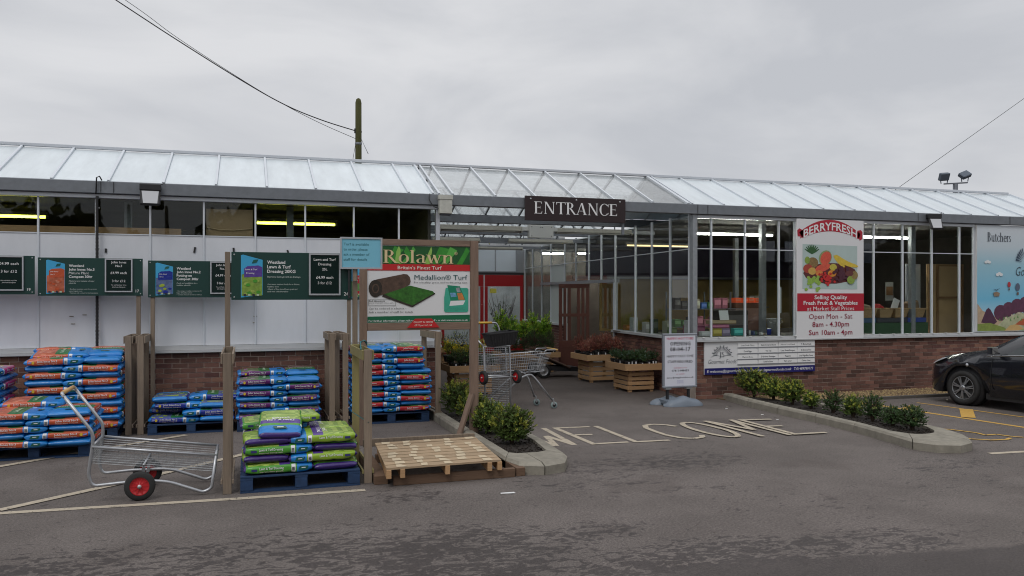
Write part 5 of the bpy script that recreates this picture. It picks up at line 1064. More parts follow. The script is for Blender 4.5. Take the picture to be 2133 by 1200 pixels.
# ---------------------------------------------------------------- plant tables in the recess
def planter(label,x0,x1,y0,y1,h,group='slatted timber plant tables'):
    r=thing('plant_table',label,'plant table',(x0,y0,0),group=group); ins=.14
    for (a,b_,c,d) in ((x0,y0,x1,y0+.022),(x0,y1-.022,x1,y1),(x0,y0+.0225,x0+.022,y1-.0225),(x1-.022,y0+.0225,x1,y1-.0225)): boxo('side_board',r,a,b_,h-.13,c,d,h,WOODN,.003)
    boxo('deck',r,x0+.0225,y0+.0225,h-.10,x1-.0225,y1-.0225,h-.08,WOODD)
    for (a,b_) in ((x0+ins,y0+ins),(x1-ins-.07,y0+ins),(x0+ins,y1-ins-.07),(x1-ins-.07,y1-ins-.07)): boxo('leg',r,a,b_,0,a+.07,b_+.07,h-.131,WOODN,.003)
    for k in range(4):
        z=.05+k*(h-.2)/4; 
        for (a,b_,c,d) in ((x0+ins-.004,y0+ins-.02,x1-ins+.004,y0+ins-.001),(x0+ins-.02,y0+ins,x0+ins-.001,y1-ins)): boxo('slat',r,a,b_,z,c,d,z+(h-.2)/4*.74,WOODN,.002)
    return r
def potplants(x0,x1,y0,y1,z,nx,ny,mats,h,label,kind,group,L=.03,label_white=True,n=26):
    proto=None; dx=(x1-x0)/nx; dy=(y1-y0)/ny
    for i in range(nx):
        for j in range(ny):
            x=x0+dx*(i+.5); y=y0+dy*(j+.5)
            if proto is None or (i+j*3)%4==0 and proto is None:
                proto=thing('potted_plant',label,kind,(x,y,z),group=group)
                MB().rev((0,0,0),(0,0,1),[(min(dx,dy)*.30,0),(min(dx,dy)*.42,.10),(min(dx,dy)*.44,.10),(min(dx,dy)*.44,.115)],BLACK,10,False).build('pot',proto)
                f=MB(); crown(f,(0,0,.11+h*.45),dx*.62,dy*.62,h*.55,n,7,L,L*.45,mats+[TW],.5); f.build('foliage',proto)
                o=proto
            else: o=copy_tree(proto,loc=(x,y,z),rz=rnd.uniform(0,6.28))
            s=rnd.uniform(.85,1.15); o.scale=(s,s,s*rnd.uniform(.85,1.15))
            if label_white and j==0: 
                t=MB().box(-.012,-min(dx,dy)*.45,.03,.012,-min(dx,dy)*.44,.10,WHITE).build('plant_tag',o); t.rotation_euler.z=-o.rotation_euler.z
LR=leafmat('leaf_red_brown',(.32,.11,.08),.4,.03); LR2=leafmat('leaf_pink',(.50,.27,.20),.3,.03); LB=leafmat('leaf_blue_green',(.12,.19,.14),.3); LBR=leafmat('leaf_bright_green',(.20,.38,.03),.3); LBR2=leafmat('leaf_lime_tip',(.40,.50,.05),.3); LYF=leafmat('flower_yellow',(.85,.62,.02),.2,.01); 
planter('timber plant table with red leaved plants by the recess side window',7.04,7.98,16.3,17.25,.62)
potplants(7.08,7.94,16.34,17.2,.55,5,4,[LR,LR2],.34,'red brown leaved potted plant on the table by the side window','potted plant','red leaved potted plants',n=80)
planter('timber plant table with low blue green plants half behind the pavement sign',7.06,7.88,14.45,15.4,.57)
potplants(7.10,7.84,14.49,15.35,.50,5,4,[LD,LB],.20,'low blue green potted plant on the table behind the pavement sign','potted plant','blue green potted plants',n=70)
planter('timber plant table with yellow flowers behind the turf board post',3.66,4.66,15.0,15.9,.58)
potplants(3.70,4.62,15.04,15.4,.505,5,2,[LD,LG],.22,'dark green potted plant at the front of the yellow flower table','potted plant','green potted plants on the flower table',n=70)
potplants(3.70,4.50,15.44,15.86,.605,4,2,[LY,LYF],.30,'yellow flowering potted plant at the back of the left table','potted plant','yellow flowering potted plants',n=90,label_white=False)
planter('long low plant table with bright conifers in the middle of the recess',5.95,7.45,18.9,19.9,.50)
potplants(6.0,7.4,18.95,19.4,.42,6,2,[LD,LG],.50,'dark green potted plant on the middle table','potted plant','dark green potted plants on the middle table',n=110)
potplants(6.0,7.45,19.45,19.9,.66,5,2,[LBR,LBR2],.62,'bright green feathery potted conifer on the middle table','potted plant','bright green potted conifers',.05,False,150)
planter('plant table far back beside the red doors',4.9,5.9,21.4,22.2,.5); potplants(4.95,5.85,21.45,22.15,.42,4,2,[LD,LY],.35,'mixed green potted plant far back in the recess','potted plant','potted plants far back in the recess',n=26,label_white=False)
# bare branched shrub with dark stems by the doors
r=thing('shrub','tall bare stemmed shrub standing in front of the red doors','shrub',(7.3,23.4,0)); s=MB()
for k in range(16):
    a=rnd.uniform(0,6.28); p=Vector((0,0,.3)); pts=[p]
    for q in range(5): p=p+Vector((math.cos(a+rnd.uniform(-.5,.5))*.09,math.sin(a)*.09,rnd.uniform(.22,.38))); pts.append(p)
    s.tube(pts,[.016,.014,.011,.008,.006,.003],mat('bark_dark',(.05,.035,.03),.9),5)
s.build('stem',r); f=MB(); crown(f,(0,0,1.3),.4,.35,.6,60,6,.05,.02,[LD,LO,TW],.4); f.build('foliage',r); MB().rev((0,0,0),(0,0,1),[(.16,0),(.22,.32),(.24,.33),(.22,.33)],BLACK,14).build('pot',r)
# brown tipped garden barrow
r=thing('flat_barrow','brown tipped flatbed barrow with small spoked wheel left of the red leaved plants','barrow',(7.3,17.9,0))
MB().obox((6.75,17.95,.42),(1.0,.62,.05),mat('barrow_brown',(.10,.06,.045),.7,var=.2,vs=5),Matrix.Rotation(R(24),3,'Y')).build('tray',r,world=True,bevel=.02)
MB().obox((7.05,17.95,.20),(.75,.5,.10),BLACK,Matrix.Rotation(R(3),3,'Y')).build('chassis',r,world=True)
wheel(r,(6.52,17.62,.17),(0,1,0),.17,.06,CHROME)
wheel(r,(6.52,18.28,.17),(0,1,0),.17,.06,CHROME)

# ---------------------------------------------------------------- parked car (nose to the wall)
CARP=mat('car_black',(.006,.007,.012),.22,coat=1.0,spec=.5); CARG=mat('car_glass',(.02,.028,.03),.05,spec=.7); LAMP=mat('lamp_clear',(.55,.58,.62),.1,spec=.9)
r=thing('parked_car','black hatchback parked nose to the brick wall at the right edge','car',(11.88,11.06,0),R(8))
# local frame: +y is the nose, origin on the ground beside the near front wheel; near side at x=0, far side at x=1.74
CW=1.76
prof=[ # y, z_low, z_belt(shoulder), z_top, half-width factor at belt, top half width factor
 (.71,.24,.58,.64,.70,.44),(.68,.20,.66,.72,.84,.58),(.57,.19,.71,.79,.94,.72),(.45,.19,.74,.84,.96,.78),(.36,.19,.765,.865,.975,.79),(.30,.19,.78,.88,.985,.80),(.15,.19,.81,.915,.995,.80),(0,.19,.83,.945,1,.80),(-.15,.19,.85,.97,1,.80),(-.30,.19,.865,1.0,1,.80),(-.36,.19,.87,1.02,1,.80),
 (-.50,.19,.88,1.09,1,.79),(-.80,.19,.90,1.24,1,.76),(-1.15,.19,.92,1.38,1,.72),(-1.55,.19,.94,1.455,1,.71),(-2.0,.19,.95,1.48,1,.71),(-2.35,.19,.96,1.465,1,.70),(-2.4,.19,.965,1.46,1,.70),(-2.65,.20,.98,1.43,.995,.69),(-2.9,.22,.99,1.36,.98,.67),(-2.95,.23,.99,1.34,.97,.66),(-3.2,.30,1.0,1.18,.93,.64),(-3.38,.36,.98,1.06,.88,.62),(-3.42,.42,.92,.96,.82,.6)]
mb=MB(); rings=[]; RW=.325
def archz(y,zl):
    for cy in (0,-2.62):
        d=abs(y-cy)
        if d<=.365: return max(zl,.31+math.sqrt(max(0,.37**2-d*d))*1.0)
    return zl
ys=sorted(set([p[0] for p in prof]+[cy+RW*1.12*math.cos(PI*k/10) for cy in (0,-2.62) for k in range(11)]),reverse=True)
def samp(y):
    for a,b_ in zip(prof,prof[1:]):
        if a[0]>=y>=b_[0]: t=(a[0]-y)/max(1e-6,a[0]-b_[0]); t2=t; return [a[i]+(b_[i]-a[i])*t2 for i in range(6)]
    return list(prof[0] if y>prof[0][0] else prof[-1])
PTS=10
for y in ys:
    _,zl,zb,zt,wb,wt=samp(y); zl2=archz(y,zl); hw=CW/2; half=[]
    zm=zl2+(zb-zl2)*.55
    half=[(0,zl2),(hw*wb*.90,zl2),(hw*wb*.985,zl2+.03),(hw*wb*.995,zm),(hw*wb*.985,zb-.10 if zb-.1>zm else zm+.01),(hw*wb*.95,zb),(hw*(wb*.88*.62+wt*.38) if zt-zb>.25 else hw*(wb*.86),zb+(zt-zb)*.45),(hw*wt,zb+(zt-zb)*.86),(hw*wt*.82,zt-.008),(0,zt)]
    rings.append([(CW/2-a,y,z) for a,z in half]+[(CW/2+a,y,z) for a,z in half[::-1][1:-1]])
n=len(rings[0]); V=[v for q in rings for v in q]; F=[];Mx=[]
mb.v=V
for i in range(len(ys)-1):
    ym=(ys[i]+ys[i+1])/2
    for j in range(n):
        jn=(j+1)%n; m=CARP
        if j in (0,n-1): m=BLACK
        mb.f.append((i*n+j,(i+1)*n+j,(i+1)*n+jn,i*n+jn)); mb.m.append(mb.mi(m)); mb.sm.append(j not in(0,n-1))
mb.f.append(tuple(range(n))); mb.m.append(mb.mi(CARP)); mb.sm.append(False); mb.f.append(tuple((len(ys)-1)*n+j for j in range(n))[::-1]); mb.m.append(mb.mi(CARP)); mb.sm.append(False)
body=mb.build('body',r)
# glass and trim set proud of the shell
def surf(y,f,off=.004):
    """point on the near side between belt (f=0) and roof edge (f=1)"""
    _,zl,zb,zt,wb,wt=samp(y); hw=CW/2
    a0,z0_=hw*wb*.95,zb; a1,z1_=(hw*(wb*.88*.62+wt*.38) if zt-zb>.25 else hw*wb*.86),zb+(zt-zb)*.45; a2,z2=hw*wt,zb+(zt-zb)*.86
    if f<.52: t=f/.52; a,z=a0+(a1-a0)*t,z0_+(z1_-z0_)*t
    else: t=(f-.52)/.48; a,z=a1+(a2-a1)*t,z1_+(z2-z1_)*t
    return (CW/2-a-off,y,z+off*.3)
def panel(name,yrange,f0,f1,m,off=.004):
    mb=MB(); Y_=[yrange[0]+(yrange[1]-yrange[0])*t/10 for t in range(11)]
    for a,b_ in zip(Y_,Y_[1:]):
        lo=[f0(a),f0(b_)]; hi=[f1(a),f1(b_)]
        for s in range(3):
            q=lambda y,l,h,t:surf(y,l+(h-l)*t,off); mb.add([q(a,lo[0],hi[0],s/3),q(b_,lo[1],hi[1],s/3),q(b_,lo[1],hi[1],(s+1)/3),q(a,lo[0],hi[0],(s+1)/3)],[(0,1,2,3)],m,True)
    return mb.build(name,r)
panel('side_window',(-.78,-1.72),lambda y:.10,lambda y:min(.93,.12+(-y-.74)*1.9),CARG); panel('side_window',(-1.80,-2.62),lambda y:.12,lambda y:.93 if y>-2.4 else .93-(-y-2.4)*2.2,CARG)
ws=MB(); 
for a,b_ in zip([-.40,-.6,-.8,-1.0],[-.6,-.8,-1.0,-1.22]):
    P=[]
    for y in (a,b_): _,zl,zb,zt,wb,wt=samp(y); P.append((y,zt,CW/2*wt*.80))
    ws.add([(CW/2-P[0][2],P[0][0],P[0][1]+.004),(CW/2+P[0][2],P[0][0],P[0][1]+.004),(CW/2+P[1][2],P[1][0],P[1][1]+.004),(CW/2-P[1][2],P[1][0],P[1][1]+.004)],[(0,1,2,3)],CARG)
ws.build('windscreen',r)
tr_=MB(); tr_.tube([surf(y,-.0+.06,.008) for y in (-.42,-.6,-.8,-1.2,-1.7,-2.2,-2.6)],.009,CHROME,6); tr_.build('window_trim',r)
MB().add([(.035,.50,.735),(.12,.655,.68),(.24,.685,.72),(.22,.52,.80),(.10,.34,.825),(.045,.36,.80)],[(0,1,2,3,4,5)],LAMP).build('headlight',r)
for s in (0,): MB().rev((-.012,-.10,.72),(1,0,0),[(.004,-.004),(.03,0),(.004,.004)],LAMP,12).build('side_repeater',r)
mir=MB(); mir.obox((-.10,-.62,1.0),(.17,.09,.12),CARP); mir.tube([(.05,-.64,.95),(-.06,-.62,.97)],.018,CARP,6); mir.build('wing_mirror',r,bevel=.02)
MB().box(-.004,-1.18,.78,.004,-1.02,.80,CARP).tube([(-.018,-1.5,.84),(-.028,-1.42,.84),(-.028,-1.36,.84),(-.018,-1.30,.84)],.009,CARP,6).build('door_handle',r)
dl=MB(); GAP=MATS['gap_dark']
for y in (-.52,-1.74): dl.tube([(-.002,y,.30),(-.008,y,.6),(.02,y-.02,.84)],.004,GAP,4)
dl.build('door_seam',r)
MB().box(.03,-2.2,.16,.08,-.42,.26,BLACK).build('sill_trim',r)
for k,(x,y) in enumerate(((.10,0),(.10,-2.62),(CW-.10,0),(CW-.10,-2.62))):
    sgn=-1 if x<.5 else 1; c=(x+sgn*.0,y,.31)
    o=MB().rev(c,(sgn,0,0),[(.205,-.09),(.285,-.09),(.295,-.06),(.295,.06),(.285,.09),(.215,.09),(.205,.07),(.02,.03)],RUBBER,36,caps=False).build('wheel',r)
    al=MB(); RIMM=mat('alloy',(.34,.35,.37),.3,.7); cx=x+sgn*.075
    al.rev((cx-sgn*.01,y,.31),(sgn,0,0),[(.207,-.02),(.207,.012),(.196,.016),(.19,-.02)],RIMM,36)
    for q in range(7):
        a=q*2*PI/7+.3
        for d in (-.11,.11): al.beam((cx+sgn*.010,y+.03*math.cos(a),.31+.03*math.sin(a)),(cx,y+.197*math.cos(a+d),.31+.197*math.sin(a+d)),.02,.016,RIMM,(1,0,0))
    al.rev((cx,y,.31),(sgn,0,0),[(.05,-.01),(.05,.018),(.03,.024)],RIMM,16); al.build('rim',o)
    MB().rev((x-sgn*.03,y,.33),(sgn,0,0),[(.355,-.15),(.355,.05),(.01,.05)],BLACK,28).build('arch_liner',r) if k in (0,1) else None
# ---------------------------------------------------------------- lamps and boxes under the entrance roof
BAT=mat('batten_cream',(.42,.41,.36),.5,var=.12,vs=6)
def batten(label,x0,x1,y,z0,z1):
    r=thing('batten_light',label,'light fitting',((x0+x1)/2,y,z0),group='unlit batten lights under the entrance roof')
    mb=MB(); mb.prism([(x0,z1),(x0,z0+.045),(x1,z0+.045),(x1,z1)],y-.03,y+.03,BAT); mb.build('housing',r,world=True,bevel=.004)
    MB().slab([(x0,y-.075),(x1,y-.075),(x1,y+.075),(x0,y+.075)],z0+.03,z0+.042,BAT).build('reflector',r,world=True)
    for dy in (-.035,.035): MB().tube([(x0+.05,y+dy,z0+.012),(x1-.05,y+dy,z0+.012)],.013,mat('tube_unlit',(.6,.6,.56),.3),8).build('tube',r,world=True)
    for x in (x0+.012,x1-.012): boxo('end_cap',r,x-.012,y-.07,z0-.003,x+.012,y+.07,z0+.028,BAT)
    for x in (x0+.4,x1-.4): boxo('hanger',r,x-.01,y-.012,z1,x+.01,y+.012,z1+.07,GALV)
batten('cream batten light hanging left of the white junction box',3.72,5.50,16.2,3.24,3.37); batten('cream batten light hanging right of the white junction box',6.28,8.05,16.2,3.24,3.36)
batten('cream batten light on the second gutter under the entrance sign',6.25,7.98,19.42,3.235,3.34); batten('cream batten light on the second gutter showing above the turf board',4.30,5.50,19.42,3.235,3.34); batten('cream batten light farthest back under the entrance roof',6.0,7.7,22.6,3.235,3.32)
r=thing('junction_box','white square junction box between two batten lights under the entrance roof','electrical box',(5.9,16.1,3.15))
boxo('box',r,5.63,16.06,3.13,6.17,16.2,3.40,mat('box_white',(.62,.63,.60),.5),.006); boxo('conduit',r,5.50,16.12,3.28,5.63,16.2,3.36,MATS['box_white']); boxo('conduit',r,6.17,16.12,3.28,6.28,16.2,3.36,MATS['box_white'])
for (x,z) in ((5.68,3.17),(6.12,3.17),(5.68,3.36),(6.12,3.36),(5.88,3.35),(5.92,3.35)): boxo('screw',r,x-.008,16.055,z-.008,x+.008,16.0597,z+.008,DKP)
r=thing('electrical_box','weathered white box mounted at the left end of the entrance gutter','electrical box',(3.1,13.05,3.26))
boxo('box',r,3.0,12.99,3.27,3.21,13.115,3.555,mat('box_stained',(.50,.50,.45),.6,var=.25,vs=9),.004); boxo('lid',r,2.99,12.98,3.50,3.22,13.11,3.575,MATS['box_stained'],.004); boxo('drip_edge',r,3.02,13.0,3.245,3.19,13.1,3.269,DKP)
MB().tube(smooth([(2.86,13.11,3.60),(2.84,13.09,3.5),(2.92,13.08,3.38),(3.0,13.08,3.36)]),.007,BLACK,6).build('cable',r,world=True)
def flood(label,x,z,yaw=0,s=1.0):
    r=thing('flood_light',label,'flood light',(x,13.04,z),yaw,group='flood lights on the gutter'); w=.145*s
    MB().box(-w,-.05,.0,w,.07,.10,BLACK).build('housing',r,bevel=.012)
    mb=MB(); rot=Matrix.Rotation(R(-22),3,'X'); mb.obox((0,-.05,-.10),(.275*s,.06,.27),BLACK,rot); mb.build('body',r,bevel=.02)
    mb=MB(); vs=[rot@Vector(q)+Vector((0,-.05,-.10)) for q in ((-.115*s,-.034,.085),(.115*s,-.034,.085),(.095*s,-.034,-.115),(-.095*s,-.034,-.115))]; mb.add(vs,[(0,1,2,3)],mat('flood_glass',(.50,.51,.53),.25)); mb.build('lens',r)
    MB().tube([(.10,.0,.09),(.17,.02,.11),(.20,.06,.14)],.006,BLACK,6).build('cable',r); return r
flood('square flood light on the gutter above the navy compost sign',-1.35,3.47,R(5)); flood('square flood light on the gutter above the right shop window',13.28,3.48,R(-12),1.0)
r=thing('drain_hose','black ribbed hose running down the white panels from the gutter','hose',(-2.07,13.1,1.2))
MB().tube([(-2.0,13.08,3.60),(-2.03,13.07,3.66),(-2.07,13.08,3.64),(-2.08,13.09,3.4)],.010,BLACK,8).build('cable',r,world=True)
mb=MB(); pts=[];rr=[]
for k in range(230): z=3.38-k*.01; pts.append((-2.075,13.155,z)); rr.append(.017 if k%2 else .023)
mb.tube(pts,rr,BLACK,8); mb.build('ribbed_hose',r,world=True)
for k in range(4):
    z=3.2-k*.6; boxo('clip',r,-2.105,13.16,z,-2.045,13.19,z+.02,CHROME)
for (x,z,a,lab) in ((-1.97,2.59,2,'short black strap end on the white panels above sign 17'),(-.75,2.62,10,'black slanted strap end left of sign 24 on white panel'),(-.19,2.62,-4,'black strap end above the left end of sign 24'),(.62,2.60,-18,'small black strap end above the middle of sign 24')):
    o=MB().obox((0,0,0),(.028,.012,.085 if a!=2 else .06),BLACK,Matrix.Rotation(R(a),3,'Y')).build('strap',None); o.location=(x,13.225,z); tag(o,lab,'strap')
mb=MB(); 
for (x,z) in ((-2.45,1.62),(-2.43,1.51),(.10,1.60),(.09,1.50),(-2.28,1.64)): mb.box(x,13.226,z,x+.055,13.234,z+.010,mat('rivet_brown',(.2,.17,.12),.8))
mb.build('panel_tag',B,world=True)
# ---------------------------------------------------------------- utility pole, wires, lighting mast
PM=mat('pole_mossy',(.075,.075,.025),.95,var=.4,vs=3,bump=.5,bs=20,stretch=(4,4,.6)); PX,PY=2.85,22.0
r=thing('utility_pole','mossy timber utility pole rising behind the left roof','utility pole',(PX,PY,0))
MB().rev((PX,PY,0),(0,0,1),[(.10,0),(.082,7.08),(.06,7.17),(.02,7.2)],PM,12).build('pole',r,world=True)
MB().tube([(PX-.09,PY,6.32),(PX+.09,PY,6.30)],.02,BLACK,6).box(PX-.11,PY-.03,6.26,PX-.07,PY+.03,6.38,BLACK).build('insulator',r,world=True); MB().rev((PX,PY,5.95),(0,0,1),[(.092,0),(.096,.03),(.092,.06)],GALV,10,False).build('band',r,world=True)
MB().tube([(PX+.08,PY,6.1),(PX+.2,PY,5.85),(PX+.26,PY,5.72)],.008,GALVL,5).tube([(PX-.08,PY,5.95),(PX-.14,PY,5.6),(PX-.2,PY,5.1),(PX-.22,PY,4.5)],.006,BLACK,5).build('loose_cable',r,world=True)
WIRE=mat('wire_black',(.02,.02,.022),.6)
def wire(label,pts,rad):
    P=[Vector(p) for p in pts]; out=[]
    for i in range(len(P)-1):
        a=P[max(i-1,0)];b_=P[i];c=P[i+1];d=P[min(i+2,len(P)-1)]
        for t in range(8):
            u=t/8; out.append(.5*((2*b_)+(c-a)*u+(2*a-5*b_+4*c-d)*u*u+(3*b_-a-3*c+d)*u**3))
    out.append(P[-1]); o=MB().tube(out,rad,WIRE,6).build('overhead_wire'); return tag(o,label,'wire')
wire('thick black overhead wire sagging from upper left to the mossy pole',[(-9,PY,12.9),(-6,PY,10.98),(-3.05,PY,9.17),(-1.65,PY,8.32),(-.04,PY,7.39),(.99,PY,6.87),(1.89,PY,6.55),(PX-.07,PY,6.32)],.014)
wire('thinner overhead wire beside the thick one, meeting the pole slightly lower',[(-9,PY,13.0),(-6,PY,11.1),(-2.85,PY,9.2),(-1.65,PY,8.38),(-.04,PY,7.41),(.99,PY,6.86),(1.89,PY,6.45),(PX-.07,PY,6.11)],.007)
wire('fine overhead wire crossing the sky at upper right',[(20.5,PY,5.3),(26.49,PY,8.96),(34,PY,13.6)],.008)
r=thing('lighting_mast','grey mast with two tilted flood lights behind the right roof','lighting mast',(31.8,30,0))
MB().tube([(31.83,30,0),(31.83,30,7.15)],.11,mat('mast_grey',(.14,.15,.17),.5,.4),8).build('pole',r,world=True); MB().beam((31.15,30,7.12),(32.55,30,7.24),.07,.06,MATS['mast_grey']).build('crossbar',r,world=True)
LMPG=mat('mast_lamp',(.10,.12,.15),.5,.3)
for (x,z,ry,rx) in ((31.15,7.46,-6,22),(32.40,7.60,-20,-48)):
    MB().obox((x,30,z),(.52,.2,.36),LMPG,Matrix.Rotation(R(ry),3,'Y')@Matrix.Rotation(R(rx),3,'X')).build('lamp_head',r,world=True,bevel=.03); MB().beam((x-.24,30,z-.03),(x-.18,30,z-.34),.03,.03,LMPG).beam((x+.24,30,z-.03),(x+.18,30,z-.3),.03,.03,LMPG).build('lamp_bracket',r,world=True)
# ---------------------------------------------------------------- lit strip lights in the shops
def strip_light(label,x0,x1,y,z,col,e,n=1,rot=0):
    r=thing('strip_light',label,'light fitting',((x0+x1)/2,y,z),group='lit strip lights inside the shops')
    em=mat('tube_lit_'+col[0],col[1],.5,emit=e)
    for k in range(n): MB().tube([(x0,y+k*.12,z),(x1,y+k*.12,z)],.020 if n==1 else .013,em,8).build('tube',r,world=True)
    boxo('housing',r,x0-.03,y-.05,z+.025,x1+.03,y+.05+.12*(n-1),z+.08,mat('fitting_white',(.5,.5,.48),.5))
    for x in (x0-.02,x1+.02): boxo('end_cap',r,x-.02,y-.03,z-.025,x+.02,y+.03,z+.024,MATS['fitting_white'])
    for x in (x0+.2,x1-.2): MB().bar((x,y,z+.08),(x,y,3.39),.004,GALV).build('hanger',r,world=True)
CW_=('white',(1,.97,.88)); YW=('yellow',(1,1,.10)); OW=('amber',(1,.75,.38))
strip_light('yellowish lit strip light behind the far left upper window',-4.4,-3.08,14.8,3.19,YW,9); strip_light('pair of thin yellowish tubes behind the upper windows over sign 24',.17,1.50,14.8,3.19,YW,9,2)
strip_light('bright white strip light behind the windows beside the entrance corner',8.75,10.67,14.8,3.20,CW_,65); strip_light('bright white strip light right of the fruit stall sign',12.3,14.37,14.8,3.22,CW_,100)
strip_light('strip light deep inside the right shop, first of its row',10.45,11.94,25,3.30,CW_,65); strip_light('strip light deep inside the right shop, second of its row',13.0,14.3,24.5,3.30,CW_,100); strip_light('strip light deep inside the right shop, third of its row',14.5,16.1,24,3.30,CW_,100)
strip_light('amber toned strip light seen through the recess side window',9.8,11.79,20,3.27,OW,2.2); strip_light('white strip light far inside seen between side mullions',9.3,10.1,25.4,3.30,CW_,65)
# ---------------------------------------------------------------- goods inside the right shop
cn=thing('display_counter','long dark display counter behind the right shop windows','counter',(9,13.5,0)); boxo('top',cn,8.0,13.46,1.10,12.2,14.5,1.14,mat('counter_grey',(.16,.15,.14),.6)); boxo('front_panel',cn,8.0,13.47,.01,12.2,13.5,1.099,DARKIN); boxo('end_panel',cn,12.12,13.501,.01,12.2,14.5,1.099,DARKIN)
def goods(name,lab,cat,x0,z0_,x1,z1_,y,d,m,parts=None):
    r=thing(name,lab,cat,((x0+x1)/2,y,z0_)); bo=MB().box(x0,y,z0_,x1,y+d,z1_,m).build('body',r,world=True,bevel=.006)
    boxo('label_panel' if name!='card_box' else 'lid',r,x0+.012,y-.004,z0_+(z1_-z0_)*.35,x1-.012,y-.001,z0_+(z1_-z0_)*.8,mat('lbl_'+m.name,tuple(min(.8,c*1.6+.08) for c in m.diffuse_color[:3]),.5)); return r
G_=lambda n,c:mat('goods_'+n,c,.6,var=.15,vs=12)
goods('card_box','small white carton at the left end of the window counter','box',8.24,1.142,8.44,1.235,13.6,.12,G_('white',(.6,.6,.6)))
goods('card_box','yellow carton on the window counter beside the first mullion','box',8.50,1.142,8.70,1.285,13.62,.15,G_('yellow',(.42,.34,.05))); goods('card_box','lilac carton touching the yellow carton on the counter','box',8.705,1.142,8.88,1.285,13.62,.15,G_('lilac',(.25,.20,.30)))
goods('card_box','dark pink carton lying behind the small white carton','box',8.10,1.142,8.48,1.34,13.86,.2,G_('pink',(.22,.04,.10))); goods('card_box','pink carton stacked above the yellow and lilac cartons','box',8.50,1.29,8.88,1.36,13.64,.15,G_('rose',(.35,.10,.18)))
goods('card_box','brown open carton stacked above the pink carton','box',8.48,1.365,9.05,1.44,13.66,.2,G_('brown',(.30,.22,.12)))
o=MB().obox((0,0,0),(.20,.012,.19),WHITE,Matrix.Rotation(R(-14),3,'X')).build('leaflet'); o.location=(8.83,13.76,1.535); tag(o,'white sheet of card standing on the brown carton','leaflet')
goods('card_box','turquoise carton on the counter between two mullions','box',8.97,1.142,9.17,1.285,13.62,.13,G_('teal',(.04,.40,.36)))
r=thing('paint_pot','blue pot near the right end of the counter','pot',(9.82,13.7,1.142)); MB().rev((0,0,0),(0,0,1),[(.04,0),(.045,.11),(.047,.115)],G_('blue',(.02,.05,.40)),14).build('body',r); MB().rev((0,0,.116),(0,0,1),[(.047,0),(.04,.012)],WHITE,14).build('lid',r)
r=thing('bucket','pale grey bucket at the right end of the window beside the fruit sign','bucket',(10.0,13.8,1.142)); MB().rev((0,0,0),(0,0,1),[(.11,0),(.135,.30),(.145,.31),(.145,.325)],G_('grey',(.38,.38,.36)),18).build('body',r); MB().tube([(-.14,0,.31),(-.15,-.08,.25),(0,-.16,.20),(.15,-.08,.25),(.14,0,.31)],.004,CHROME,5).build('handle',r)
goods('wall_shelf','dark stocked shelf unit behind the counter','shelf',9.1,1.15,9.75,1.62,14.3,.3,G_('dark',(.06,.05,.045)))
for k in range(9): goods('card_box','%s pack in the dark jumble, %s along the counter from the teal carton'%(('blue grey','black','pale','navy','green','dark','white','brown','grey')[k],('first','second','third','fourth','fifth','sixth','seventh','eighth','ninth')[k]),'box',9.2+k*.062,1.142,9.25+k*.062,1.17+.012*((k*7)%8),13.6+.03*(k%3),.08,G_('j%d'%k,[(.08,.10,.14),(.02,.02,.02),(.4,.4,.38),(.03,.05,.15),(.04,.10,.05),(.05,.04,.05),(.55,.55,.55),(.2,.12,.06),(.2,.2,.2)][k]))
o=MB().box(-.03,0,-.25,.04,.005,.25,WHITE).build('paper_notice'); o.location=(9.86,13.42,1.83); tag(o,'narrow white paper hanging inside the window left of the fruit sign','notice')
goods('produce_rack','rack with orange net bags given a painted glow in mid shop','rack',10.9,1.1,11.65,1.74,16.5,.4,G_('brownrack',(.12,.05,.03)))
for k in range(4): goods('net_bag','orange net bag, number %s on the rack counting from the left'%('one','two','three','four')[k],'bag',10.92+k*.18,1.745,11.08+k*.18,1.86-.01*(k%2),16.52,.2,mat('net_orange_glow',(.75,.10,.03),.5,emit=.25))  # glow put into the net colour; the bags are no lamps
# shop left of red: side window goods
for k,(y,h,c,lab) in enumerate(((13.75,.32,(.5,.5,.5),'white folded card leaning in the first side window'),(14.5,.16,(.12,.2,.05),'green tray low in the second side window'),(14.75,.28,(.40,.38,.3),'cream card standing in the second side window'),(15.4,.30,(.03,.03,.03),'black box in the third side window'),(15.8,.22,(.55,.52,.5),'pale leaflet pack in the third side window'),(16.5,.30,(.55,.55,.56),'tall white card in the fourth side window'),(16.9,.12,(.45,.16,.04),'orange pack in the fourth side window'))):
    x=side_pt(y)[0]+.16; goods('card_box',lab,'box',x,1.12,x+.12,1.12+h,y,.18,G_('s%d'%k,c))
boxo('window_shelf',B,8.03,13.5,1.09,8.55,17.1,1.118,MATS['counter_grey'])
